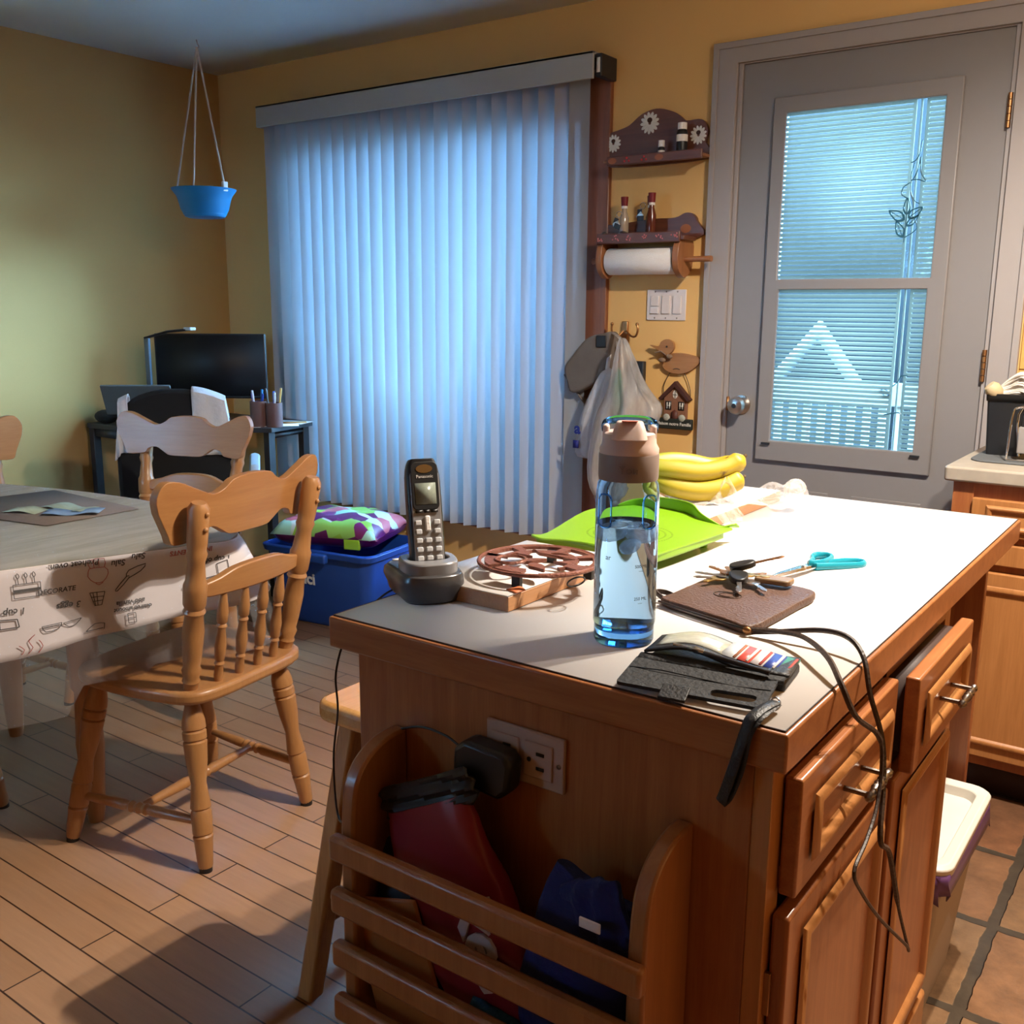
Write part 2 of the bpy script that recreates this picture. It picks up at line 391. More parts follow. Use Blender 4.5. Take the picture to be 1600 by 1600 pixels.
dx0, dx1, dz1 = -1.508, -.625, 2.145
wb = B()
for a in ((WX, 0, wx0, H), (wx0, 0, wx1, wz0), (wx0, wz1, wx1, H), (wx1, 0, dx0, H), (dx0, dz1, dx1, H), (dx1, 0, RX, H)):
    wb.box(a[0], WY, a[1], a[2], WY + .15, a[3])
bmesh.ops.remove_doubles(wb.bm, verts=wb.bm.verts, dist=1e-5)
mk('wall_back', wb, WALL, kind='structure')

# window with wooden jamb
win = mk('window_1', B().box(wx1 - .03, WY - .02, wz0 - .06, wx1 + .09, WY + .13, wz1 + .06).box(wx0 - .005, WY - .012, wz0 - .005, wx0 + .015, WY + .13, wz1 + .06)
   .box(wx0 + .015, WY - .012, wz0 - .005, wx1 - .03, WY + .13, wz0 + .012).box(wx0 + .02, WY - .012, wz1 - .01, wx1 - .03, WY + .13, wz1 + .06), JAMB, kind='structure', bevel=.004)
VINW = pbr('window_vinyl', (.45, .5, .55), .4)
mk('window_frame', B().box(wx1 - .055, WY + .07, wz0 + .01, wx1 - .03, WY + .11, wz1 - .01).box(wx0 + .02, WY + .07, wz0 + .01, wx0 + .06, WY + .11, wz1 - .01)
   .box(wx0 + .06, WY + .07, wz0 + .01, wx1 - .055, WY + .11, wz0 + .05).box(wx0 + .06, WY + .07, wz1 - .05, wx1 - .055, WY + .11, wz1 - .01).box(-2.98, WY + .07, wz0 + .05, -2.92, WY + .11, wz1 - .05), VINW, win, bevel=.003)
mk('pane', B().box(wx0 + .06, WY + .088, wz0 + .05, wx1 - .055, WY + .092, wz1 - .05), PANE, win)

# door
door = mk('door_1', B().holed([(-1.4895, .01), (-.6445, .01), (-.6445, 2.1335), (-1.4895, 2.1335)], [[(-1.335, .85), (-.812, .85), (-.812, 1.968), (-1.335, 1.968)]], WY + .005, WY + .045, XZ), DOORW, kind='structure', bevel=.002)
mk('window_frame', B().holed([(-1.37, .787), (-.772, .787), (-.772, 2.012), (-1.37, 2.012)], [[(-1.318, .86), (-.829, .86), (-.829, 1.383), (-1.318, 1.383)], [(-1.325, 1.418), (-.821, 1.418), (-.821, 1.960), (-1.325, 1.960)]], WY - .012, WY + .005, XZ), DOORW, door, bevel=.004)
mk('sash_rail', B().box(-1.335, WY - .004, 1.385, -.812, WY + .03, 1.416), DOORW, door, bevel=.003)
mk('glass_pane', B().box(-1.335, WY + .022, 1.40, -.812, WY + .026, 1.968), glass_pane('frosted_glass_upper', (1.40, .0157, -.908, -.890)), door)
mk('glass_pane', B().box(-1.335, WY + .012, .85, -.812, WY + .016, 1.40), glass_pane('frosted_glass_lower', (.85, .0157, -.908, -.890)), door)
for x in (-1.345, -.835):
    mk('sash_clip', B().box(x, WY - .022, .845, x + .03, WY - .012, .852), BLACKM, door, bevel=.001)
for (a, b) in (((-1.32, .12), (-1.10, .69)), ((-1.02, .12), (-.79, .69))):
    mk('raised_panel', B().holed([a, (b[0], a[1]), b, (a[0], b[1])], [[(a[0] + .02, a[1] + .02), (b[0] - .02, a[1] + .02), (b[0] - .02, b[1] - .02), (a[0] + .02, b[1] - .02)]], WY - .004, WY + .006, XZ), DOORW, door, bevel=.002)
kb = B().turn((-1.435, WY + .004, .979), (-1.435, WY - .066, .979), [(0, .034), (.08, .034), (.14, .014), (.4, .014), (.5, .026), (.75, .033), (.93, .027), (1, .012)], 20)
knob = mk('door_knob', kb, STEEL, door)
mk('keyhole', B().turn((-1.435, WY - .066, .979), (-1.435, WY - .070, .979), [(0, .009), (1, .008)], 12), BLACKM, knob)
mk('strike_plate', B().box(-1.492, WY - .004, .955, -1.484, WY + .006, 1.005), BRASS, door)
for z in (1.90, 1.15, .3):
    hb = B()
    for k in range(5): hb.cyl((-.641, WY - .008, z - .05 + k * .02), (-.641, WY - .008, z - .032 + k * .02), .007, seg=10)
    mk('hinge', hb, BRASS, door)
# etched vine on the upper pane
def tz(pts, r=.0016): return B().tube([(x, WY + .0205, z) for x, z in [(p[0], p[1]) for p in smooth([(a, b, 0) for a, b in pts], 6)]], r, 6)
ETCH = pbr('etched_clear_line', (.02, .09, .14), .3, var=0)
vb = B()
for pts in ([(-.888, 1.84), (-.893, 1.80), (-.905, 1.78), (-.918, 1.775)], [(-.905, 1.775), (-.913, 1.74), (-.910, 1.72), (-.895, 1.75), (-.888, 1.79)], [(-.888, 1.79), (-.885, 1.745), (-.868, 1.715), (-.89, 1.722), (-.912, 1.722)],
            [(-.915, 1.715), (-.935, 1.70), (-.938, 1.68), (-.922, 1.668)], [(-.912, 1.72), (-.912, 1.69), (-.898, 1.66), (-.88, 1.648)], [(-.912, 1.685), (-.903, 1.66), (-.898, 1.635)], [(-.918, 1.65), (-.918, 1.60), (-.92, 1.55), (-.92, 1.53)], [(-.92, 1.545), (-.885, 1.57), (-.89, 1.60)]):
    vb.tube([(p.x, WY + .0205, p.y) for p in smooth([(a, b, 0) for a, b in pts], 6)], .0017, 6)
def leaf2(cx, cz, a, l, w): 
    o = [(0, 0), (l * .3, w), (l * .7, w * .7), (l, 0), (l * .7, -w * .7), (l * .3, -w)]
    P = [(cx + u * cos(a) - v * sin(a), cz + u * sin(a) + v * cos(a)) for u, v in sm2(o, 3)]
    I = [(cx + (.15 * l + .72 * u) * cos(a) - .68 * v * sin(a), cz + (.15 * l + .72 * u) * sin(a) + .68 * v * cos(a)) for u, v in sm2(o, 3)]
    vb.holed(P, [I], WY + .0195, WY + .0215, XZ)
    vb.tube([(cx, WY + .0205, cz), (cx + l * .85 * cos(a), WY + .0205, cz + l * .85 * sin(a))], .0014, 5)
for q in ((-.918, 1.615, 1.6, .055, .012), (-.922, 1.60, 2.6, .062, .016), (-.913, 1.605, .65, .055, .015), (-.916, 1.58, .75, .05, .011), (-.924, 1.545, 2.0, .06, .014)): leaf2(*q)
mk('etched_vine', vb, ETCH, door)
vb = B()
vb.tube([(p.x, WY + .0105, p.y) for p in smooth([(-.915, 1.07, 0), (-.90, 1.085, 0), (-.888, 1.105, 0), (-.87, 1.108, 0)], 5)], .002, 6)
vb.tube([(p.x, WY + .0105, p.y) for p in smooth([(-.935, .975, 0), (-.915, .98, 0), (-.89, .985, 0), (-.88, .98, 0)], 5)], .002, 6)
leaf2(-.925, 1.035, 2.4, .04, .011)
mk('etched_twig', vb, ETCH, door)
# casing
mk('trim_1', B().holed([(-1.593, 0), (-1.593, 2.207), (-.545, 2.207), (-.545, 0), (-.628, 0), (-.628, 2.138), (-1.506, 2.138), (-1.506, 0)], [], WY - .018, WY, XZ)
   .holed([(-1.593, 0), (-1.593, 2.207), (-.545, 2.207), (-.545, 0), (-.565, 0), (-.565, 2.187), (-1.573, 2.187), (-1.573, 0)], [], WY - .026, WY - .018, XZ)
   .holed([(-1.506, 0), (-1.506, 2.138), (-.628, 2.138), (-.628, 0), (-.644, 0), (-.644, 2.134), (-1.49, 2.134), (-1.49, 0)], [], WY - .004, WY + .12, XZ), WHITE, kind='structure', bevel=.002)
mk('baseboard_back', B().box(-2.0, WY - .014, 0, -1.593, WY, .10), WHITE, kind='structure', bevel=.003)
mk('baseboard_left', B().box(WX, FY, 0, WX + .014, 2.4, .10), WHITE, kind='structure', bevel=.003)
# kitchen splash tiles right of the door
mk('trim_2', B().box(-.54, WY - .008, .94, RX, WY, 1.14).box(-.54, WY - .008, 1.143, RX, WY, 1.343), pbr('splash_tile', (.58, .34, .10), .35, var=.05), kind='structure', bevel=.002)

# heater
t = thing('baseboard_heater', 'long white baseboard heater on the floor under the window blinds', 'heater', (-2.9, WY, 0))
HW = pbr('heater_white', (.50, .47, .46), .5)
mk('cover', B().box(-3.75, WY - .055, .02, -2.1, WY, .14).box(-3.75, WY - .055, .165, -2.1, WY, .19), HW, t, bevel=.004, world=True)
mk('grille', B().box(-3.74, WY - .03, .14, -2.11, WY - .005, .165), BLACKM, t, world=True)

# ------------------------------------------------------------------ vertical blinds
bl = thing('vertical_blind', 'white vertical slat blinds glowing blue in front of the window', 'blinds', (-2.95, WY, 2.2))
mk('valance', B().box(-3.842, 3.268, 2.129, -2.012, 3.28, 2.222).box(-3.842, 3.268, 2.212, -2.012, WY, 2.222).box(-3.842, 3.28, 2.129, -3.832, WY, 2.212), DGREY, bl, bevel=.002, world=True)
mk('headrail', B().box(-3.82, 3.30, 2.165, -2.012, 3.39, 2.205), BLACKM, bl, bevel=.003, world=True)
cap = mk('end_cap', B().box(-2.012, 3.284, 2.135, -1.985, 3.395, 2.215), BLACKM, bl, bevel=.004, world=True)
mk('sticker', B().box(-2.006, 3.2825, 2.15, -1.991, 3.2845, 2.20), PAPER, cap, world=True)
ns = 23; p_ = (3.836 - 2.13) / ns
for i in range(ns + 1):
    cx = -3.836 + p_ * (i + .5); th = radians(44 if i < ns else 4); w = .089
    if i == ns: cx = -2.108
    sb = B()
    z0, z1 = .385, 2.17
    def fn(u, v, cx=cx, th=th): 
        s = (u - .5) * w; bow = .006 * (1 - (2 * u - 1) ** 2)
        return (cx + s * cos(th) - bow * sin(th), 3.335 + s * sin(th) + bow * cos(th), z0 + (z1 - z0) * v)
    sb.grid(fn, 7, 4)
    mk('slat', sb, SLAT if i < ns else SLAT, bl, world=True)

# ------------------------------------------------------------------ hanging pot
t = thing('hanging_planter', 'bright blue plastic hanging pot on white cords in the room corner', 'planter', (-3.73, 2.86, 1.69))
pc = (-3.725, 2.865)
pp = [(.085, 0), (.098, .004), (.118, .035), (.128, .07), (.136, .09), (.158, .115), (.160, .12), (.152, .119), (.13, .092), (.12, .06), (.105, .012), (.0, .01)]
mk('pot', B().lathe([(max(r, .002) * .86, z) for r, z in [(.001, 0)] + pp], (pc[0], pc[1], 1.69), 36), POTB, t, world=True)
CORD = pbr('white_cord', (.5, .4, .33), .8)
for k, a in enumerate((3.6, .1, 5.3)):
    a0 = Vector((pc[0] + .128 * cos(a), pc[1] + .128 * sin(a), 1.80)); a1 = Vector((-3.78, 2.91, 2.40))
    mk('cord', B().tube([a0, a0.lerp(a1, .33), a0.lerp(a1, .66), a1], .0045, 6), CORD, t, world=True)
mk('cord_clip', B().box(pc[0] + .118, pc[1] + .0, 1.795, pc[0] + .132, pc[1] + .025, 1.835), PAPER, t, world=True, bevel=.003)
mk('ceiling_hook', B().tube([(-3.78, 2.91, 2.395), (-3.772, 2.915, 2.40), (-3.775, 2.91, 2.415), (-3.78, 2.91, 2.43)], .003, 6), WHITE, t, world=True)

# ------------------------------------------------------------------ corner desk and its things
DZ = .785
t = thing('corner_desk', 'narrow black metal legged corner desk by the left wall', 'desk', (-3.95, 2.9, 0))
DESKT = pbr('desk_top_black', (.03, .028, .03), .5)
mk('desktop', B().prism([(-4.245, 2.545), (-4.02, 2.56), (-3.44, 2.94), (-3.50, 3.24), (-4.245, 3.24)], DZ - .022, DZ), DESKT, t, bevel=.003, world=True)
for x, y in ((-4.225, 2.57), (-4.04, 2.585), (-3.475, 2.955), (-3.52, 3.20)):
    mk('leg', B().box(x - .018, y - .018, 0, x + .018, y + .018, DZ - .022), BLACKM, t, bevel=.002, world=True)
mk('apron', B().box(-4.225, 2.56, DZ - .06, -4.04, 2.58, DZ - .022), BLACKM, t, world=True)
mk('crossbar', B().tube([(-3.475, 2.955, DZ - .04), (-3.52, 3.20, DZ - .04)], .014, 4), BLACKM, t, world=True)

Mm = Matrix.Translation((-3.83, 2.93, 0)) @ Matrix.Rotation(atan2(.291, .414), 4, 'Z')
t = thing('monitor', 'black computer monitor switched off on the corner desk', 'monitor', (-3.83, 2.93, DZ), atan2(.291, .414))
mk('bezel', B().box(-.255, 0, .11, .255, .03, .405), BLACKP, t, bevel=.006)
mk('screen', B().box(-.247, -.0015, .122, .247, 0, .398), SCREEN, t)
mk('stand_neck', B().box(-.03, .03, .01, .03, .055, .25), BLACKP, t, bevel=.004)
mk('stand_base', B().prism(rrect(-.11, -.04, .11, .12, .03), 0, .012), BLACKP, t, bevel=.003)

t = thing('desk_lamp', 'slim black LED desk lamp with a flat arm beside the monitor', 'lamp', (-4.05, 2.755, DZ))
mk('base', B().box(-.05, -.04, 0, .05, .05, .015), BLACKM, t, bevel=.004)
mk('post', B().box(-.016, -.006, .015, .016, .008, .385), pbr('lamp_blue_grey', (.10, .14, .19), .4, .4), t, bevel=.003)
ar = mk('arm', B().tube([(-.006, 0, .385), (.13, .02, .415), (.27, .045, .428)], .01, 8, flat=(.014, .006)), BLACKM, t)
mk('lamp_head', B().box(.235, .028, .423, .285, .058, .436), pbr('lamp_tip', (.55, .6, .62), .3), ar, bevel=.002)

t = thing('laptop', 'dark grey laptop with tilted lid at the left end of the desk', 'laptop', (-4.0, 2.70, DZ), radians(40))
mk('keyboard_base', B().box(-.12, -.06, .05, .12, .10, .065), BLACKM, t, bevel=.003)
mk('lid', B().box(-.15, -.006, 0, .15, .006, .15, Matrix.Translation((0, -.09, .055)) @ Matrix.Rotation(radians(28), 4, 'X')), pbr('laptop_grey', (.10, .12, .13), .4), t, bevel=.003)
mk('riser', B().box(-.09, -.04, 0, -.075, .08, .05).box(.075, -.04, 0, .09, .08, .05), PAPER, t)
o = tag(mk('lotion_bottle', B().lathe([(.001, 0), (.025, 0), (.027, .01), (.027, .09), (.012, .105), (.011, .125), (.013, .128), (.013, .15), (.001, .151)], (-4.02, 2.84, DZ), 16), PAPER), 'small white lotion bottle standing behind the laptop', 'bottle')
o = tag(mk('case', B().ball((-4.17, 2.60, DZ + .03), (.065, .045, .032), 16), BLKS), 'small rounded dark case lying on the left end of the desk', 'case')

cb = (-3.50, 2.965)
CUPM = pbr('brown_cup', (.14, .075, .07), .4)
t = thing('pencil_cup', 'brown pencil cup made of two joined cylinders full of pens', 'cup', (cb[0], cb[1], DZ))
for k, (dx, dy, h) in enumerate(((-.028, -.02, .115), (.03, .02, .108))):
    mk('tube', B().lathe([(.001, 0), (.036, 0), (.037, .004), (.037, h), (.034, h), (.034, .006), (.001, .006)], (dx, dy, 0), 20), CUPM, t)
pc_ = [(.02, .06, .35), (.02, .10, .5), (.55, .55, .6), (.65, .4, .12), (.03, .1, .6), (.6, .6, .62), (.02, .2, .5), (.1, .1, .1)]
pl_ = ['dark blue pen leaning left in the brown pencil cup', 'blue pen upright in the brown pencil cup', 'white pen in the middle of the brown pencil cup', 'orange tipped pencil at the left of the brown cup', 'bright blue pen at the right of the brown cup', 'pale grey pen at the far left in the brown cup', 'tall blue pen at the back of the brown cup', 'black pen behind the others in the brown cup']
for k, c in enumerate(pc_):
    dx, dy = ((-.028, -.02), (.03, .02))[k % 2]
    a = k * 2.4; x0 = Vector((cb[0] + dx + .012 * cos(a), cb[1] + dy + .012 * sin(a), DZ + .008)); x1 = x0 + Vector((.022 * cos(a), .022 * sin(a), .14 + .008 * (k % 4)))
    m = pbr('pen_colour', c, .4, var=0)
    t = thing('pen', pl_[k], 'pen', x0, 0, 'pens in the brown cup')
    mk('barrel', B().turn((0, 0, 0), x1 - x0, [(0, .002), (.08, .0045), (1, .0045)], 8), m, t)
    mk('cap', B().turn((x1 - x0) * .8, x1 - x0, [(0, .0055), (.95, .005), (1, .003)], 8), m, t)
for k, (x, y, a, lb) in enumerate(((-3.60, 2.93, .5, 'white sheet of paper on the desk left of the pencil cup'), (-3.50, 3.03, .9, 'white sheet of paper on the desk under the pencil cup'), (-3.53, 3.13, .3, 'white sheet of paper at the right end of the desk'))):
    o = mk('paper_sheet', B().box(-.09, -.06, 0, .09, .06, .0012), PAPER); o.location = (x, y, DZ + .0004 + .0013 * k); o.rotation_euler = (0, 0, a)
    tag(o, lb, 'paper', 'papers on the desk')
o = mk('envelope', B().box(-.06, -.03, 0, .06, .03, .002), pbr('manila', (.55, .33, .12), .8)); o.location = (-3.50, 3.12, DZ + .0045); o.rotation_euler = (0, 0, .9)
tag(o, 'small tan envelope on the papers at the right end of the desk', 'envelope')

# office chair and shirt
oc = thing('office_chair', 'black office chair with a white garment over its back at the desk', 'office chair', (-3.50, 2.52, 0), radians(228))
FAB = pbr('black_mesh_fabric', (.006, .006, .007), .9, var=.2, scale=80)
bp = [( -.20, .40), (-.215, .55), (-.215, .80), (-.20, .90), (-.15, .965), (-.07, .995), (0, 1.0), (.07, .995), (.15, .965), (.20, .90), (.215, .80), (.215, .55), (.20, .40)]
mk('backrest', B().prism(sm2(bp, 3), .215, .265, XZ), FAB, oc, bevel=.015)
mk('seat', B().prism(rrect(-.235, -.22, .235, .23, .07), .42, .50), FAB, oc, bevel=.02)
mk('stalk', B().cyl((0, 0, .1), (0, 0, .42), .025), BLACKM, oc)
mk('back_bracket', B().box(-.03, .2, .38, .03, .225, .6).box(-.03, 0, .38, .03, .22, .42), BLACKM, oc)
for k in range(5):
    a = 2 * pi * k / 5 + .3
    lg = mk('base_spoke', B().turn((0, 0, .12), (.27 * cos(a), .27 * sin(a), .075), [(0, .024), (1, .014)], 8), BLACKP, oc)
    mk('caster', B().cyl((.27 * cos(a) - .02 * sin(a), .27 * sin(a) + .02 * cos(a), .028), (.27 * cos(a) + .02 * sin(a), .27 * sin(a) - .02 * cos(a), .028), .028, seg=14), BLACKP, lg)
GREYA = pbr('armrest_grey', (.36, .42, .48), .35, var=.04)
for s in (-1,):
    mk('armrest', B().tube([(s * .27, .16, .44), (s * .285, .15, .55), (s * .285, .06, .66), (s * .28, -.12, .68)], .016, 8, flat=(.013, .022)), GREYA, oc)
sh = thing('shirt', 'white garment draped over the black office chair back', 'shirt', (-3.50, 2.52, .9), radians(228))
SHM = pbr('white_garment', (.58, .58, .62), .9, var=.08, scale=25, bump=.5, bscale=40)
def drape(x0, x1, top, hem, side):
    def fn(u, v):
        x = x0 + (x1 - x0) * u
        s = v * 2 - 1
        zt = top(x)
        y = .24 + (.036 if s > 0 else -.036) * min(1, abs(s) * 6) + .008 * sin(u * 14 + v * 5) * abs(s)
        z = zt + .012 - max(0, abs(s) - .12) * (zt - hem)
        return (x, y, z - .9)
    return B().grid(fn, 16, 18)
def topc(x):
    a = abs(x)
    return .995 - .5 * max(0, a - .07) ** 1.6 * 2.2 if a < .2 else .895 - (a - .2) * 8
mk('right_half', drape(-.222, -.07, topc, .70, 1), SHM, sh, solid=.004)
mk('left_half', drape(.165, .222, topc, .72, -1), SHM, sh, solid=.004)
mk('sleeve', B().grid(lambda u, v: (.045 + .05 * u + .01 * sin(v * 5), .272 + .006 * sin(u * 5), -.28 - .30 * v), 5, 10), SHM, sh, solid=.004)
mk('sleeve', B().grid(lambda u, v: (-.20 + .07 * u + .02 * v + .01 * sin(v * 5), .274 + .006 * sin(u * 5), -.27 - .32 * v), 5, 10), SHM, sh, solid=.004)
# ------------------------------------------------------------------ dining table, cloths
TZ = .745
P0 = Vector((-2.134, 1.049)); TD = Vector((.174, .515)).normalized(); TN = Vector((TD.y, -TD.x))
edge = [P0 + TD * s for s in (-.95, -.6, -.3, -.1, .1, .3, .44)]
bow = [Vector(p) for p in ((-1.972, 1.535), (-2.02, 1.60), (-2.15, 1.655), (-2.40, 1.70), (-2.62, 1.712), (-2.95, 1.665), (-3.18, 1.60), (-3.30, 1.50), (-3.36, 1.36))]
far = [Vector((-3.36, 1.36)) - TD * 1.55 ]
outline = [tuple(p) for p in edge + bow + far]
t = thing('dining_table', 'dining table at the left under the printed tablecloth', 'table', (-2.75, .9, 0))
mk('tabletop', B().prism([(p[0] * .0 + p[0], p[1]) for p in outline], TZ - .03, TZ), MAPLE, t, bevel=.004, world=True)
for x, y in ((-2.27, 1.30), (-2.95, 1.45), (-2.60, .30), (-3.20, .35)):
    mk('leg', B().turn((x, y, 0), (x, y, TZ - .03), [(0, .02), (.05, .025), (.3, .035), (.5, .028), (.52, .036), (.8, .04), (1, .04)], 14), MAPLE, t, world=True)
# printed cloth top + drop
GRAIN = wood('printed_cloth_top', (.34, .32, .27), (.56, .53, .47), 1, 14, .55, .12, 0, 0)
cl = thing('tablecloth', 'printed tablecloth with baking words and sketches hanging off the table', 'tablecloth', (-2.75, .9, TZ))
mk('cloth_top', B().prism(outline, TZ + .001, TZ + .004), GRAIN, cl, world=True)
path = edge + bow[:7]
pp_ = [Vector((p.x, p.y, 0)) for p in path]; pp_ = smooth(pp_, 5)
acc = [0]
for i in range(1, len(pp_)): acc.append(acc[-1] + (pp_[i] - pp_[i - 1]).length)
def nrm(i):
    d = pp_[min(i + 1, len(pp_) - 1)] - pp_[max(i - 1, 0)]; d.normalize(); return Vector((d.y, -d.x, 0))
def droplet(i, v, hem, off, amp, fl):
    s = acc[i]; corner = math.exp(-((s - 1.47) / .12) ** 2)
    n = nrm(i); z = TZ + .003 - v * (TZ - hem)
    o_ = off + min(1, v * 8) * .004 + v * (fl + amp * sin(s * 21) + amp * .6 * sin(s * 37 + 1)) + corner * v * .055
    p = pp_[i] + n * o_; return (p.x, p.y, z)
nP = len(pp_)
def hemz(s): return .545 + .06 * min(1, max(0, (s - .95) / .55))
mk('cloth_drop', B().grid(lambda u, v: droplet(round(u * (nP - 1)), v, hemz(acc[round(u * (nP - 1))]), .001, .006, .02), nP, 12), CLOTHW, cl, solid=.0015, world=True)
vc = thing('clear_table_cover', 'clear vinyl cover over the printed tablecloth hanging below its hem', 'table cover', (-2.75, .9, TZ))
mk('cover_top', B().prism(outline, TZ + .0045, TZ + .0055), thinfilm('clear_vinyl_top', (.7, .7, .7), .05, .12, .05, 5), vc, world=True)
mk('cover_drop', B().grid(lambda u, v: droplet(round(u * (nP - 1)), v, .485 if acc[round(u * (nP - 1))] > 1.22 else .46 if acc[round(u * (nP - 1))] > 1.08 else .40, .010, .008, .035), nP, 12), VINYL, vc, world=True)
# drawings and words on the drop : s measured from P0
def on_drop(s, z, off=.0062):
    i = min(range(nP), key=lambda k: abs(acc[k] - (s + .95)))
    p0_ = P0 + TD * s; v = (TZ + .003 - z) / (TZ - hemz(s + .95))
    q = Vector(droplet(i, v, hemz(s + .95), .001, .006, .02)); b_ = Vector((q.x, q.y, 0)) - Vector((pp_[i].x, pp_[i].y, 0))
    return Vector((p0_.x, p0_.y, z)) + Vector((TN.x, TN.y, 0)) * (b_.length + off)
def dtext(body, s, z, size, mat=INK, flip=True, tilt=0, shear=.2):
    x = Vector((TD.x, TD.y, tilt)); y = Vector((0, 0, 1))
    if flip: x, y = -x, -y
    y = (y - x.normalized() * y.dot(x.normalized()))
    M = frame3(on_drop(s, z), x, y)
    text('printed_word', body, size, M, mat, cl, .0004, shear=shear, bold=.0003)
dtext('DECORATE', .106, .690, .0155, flip=False)
dtext('Preheat oven.', .150, .742, .0195)
dtext('Salu', .245, .733, .020); dtext('Salu', .292, .742, .020)
dtext('1 cup', .018, .657, .021); dtext('3 eggs', .130, .652, .021)
dtext('add vanilla', .262, .640, .0155); dtext('desired amount', .266, .625, .0135)
dtext('1 cup of flour', .455, .712, .0185); dtext('INGREDIENTS', .415, .738, .0165, INKR); dtext('bake', .40, .655, .017)
def sketch(lines, s0, z0, k, mat=INK, r=.0009):
    b = B()
    for ln in lines:
        pts = [on_drop(s0 + a * k, z0 + c * k, .0062) for a, c in ln]
        if len(pts) > 2: pts = smooth(pts, 2)
        b.tube(pts, r, 5)
    mk('printed_sketch', b, mat, cl, world=True)
sketch([[(0, 0), (0, .55)], [(0, .55), (1, .55)], [(1, .55), (1, 0)], [(1, 0), (0, 0)], [(0, .3), (1, .3)], [(0, .24), (1, .24)], [(0, .27), (1, .27)], [(0, .33), (1, .33)]] + [[(x, .55), (x, .8)] for x in (.2, .5, .8)] + [[(x - .06, .86), (x, .98), (x + .06, .86), (x, .78), (x - .06, .86)] for x in (.2, .5, .8)], .020, .685, .055)
sketch([[(0, 0), (.25, -.9)], [(.25, -.9), (.7, -.9)], [(.7, -.9), (.95, 0)], [(.95, 0), (0, 0)], [(.45, 0), (.45, -.9)], [(.1, -.3), (.85, -.3)], [(.2, -.6), (.8, -.6)], [(.2, 0), (.3, -.9)]], .176, .672, .034)
sketch([[(0, 0), (.4, .42), (.48, .36), (.05, -.06), (0, 0)], [(.4, .42), (.5, .62), (1.1, .78), (.9, .55), (.48, .36)]], .232, .672, .066, r=.0012)
sketch([[(0, 0), (-.1, -.4), (.2, -.75), (.6, -.75), (.9, -.35), (.75, 0), (0, 0)], [(.05, 0), (0, .4), (.8, .42), (.75, 0)], [(.25, 0), (.22, .38)], [(.5, 0), (.5, .38)], [(.25, -.8), (.4, -.9), (.6, -.78)]], .180, .728, .044, INKR)
sketch([[(0, 0), (1, .05)], [(0, 0), (.15, -.3), (.8, -.25), (1, .05)], [(0, -.1), (1, -.05)]], .068, .615, .042)
sketch([[(0, 0), (1, .1)], [(0, 0), (.3, -.3), (.7, -.2), (1, .1)]], .113, .615, .040)
sketch([[(0, 0), (.5, .35), (1, .3)], [(0, 0), (.9, .05)], [(1, .3), (.95, -.02)]], .160, .585, .042)
sketch([[(0, 0), (.8, .12)], [(.55, .1), (.55, .5)], [(.55, .5), (1, .6)], [(1, .6), (1, .15)], [(1, .15), (.55, .1)]], .435, .672, .060)
sketch([[(0, 0), (0, 1)], [(0, 1), (.8, 1)], [(.8, 1), (.8, 0)], [(.8, 0), (0, 0)], [(0, .5), (.8, .5)]], .252, .592, .022)
sketch([[(0, 0), (.02, .45)], [(.02, .45), (.8, .4)], [(.8, .4), (.85, 0)], [(.85, 0), (0, 0)]], -.015, .622, .045, r=.0013)
sketch([[(0, 0), (.3, .4), (.1, .8), (.5, 1.2)], [(.6, 0), (.9, .4), (.7, .8)], [(-.4, 0), (-.2, .3), (-.5, .6)]], .035, .560, .034, INKR)
# place mat and notes
pm = tag(mk('place_mat', B().prism([(-2.47, 1.345), (-2.474, 1.62), (-2.93, 1.63), (-2.99, 1.24)], TZ + .0058, TZ + .0085), pbr('mat_taupe', (.19, .15, .125), .8, var=.1, scale=120, bump=.3, bscale=500)), 'brown woven place mat lying on the dining table', 'place mat')
for k, (x, y, a, c, lb) in enumerate(((-2.66, 1.42, .5, (.42, .48, .34), 'pale green paper note nearest on the place mat'), (-2.62, 1.50, .2, (.36, .44, .34), 'green paper note at the back of the place mat'), (-2.55, 1.47, .75, (.22, .34, .50), 'pale blue paper note on the place mat'))):
    M = Matrix.Translation((x, y, TZ + .010 + .0022 * k)) @ Matrix.Rotation(a, 4, 'Z')
    b = B().grid(lambda u, v: M @ Vector(((u - .5) * .15, (v - .5) * .07, .006 * sin(u * 6 + k) * sin(u * pi) + .0015)), 10, 3)
    tag(mk('banknote', b, pbr('note_paper', c, .8, var=.25, scale=60), solid=.0006), lb, 'paper note', 'paper notes on the place mat')

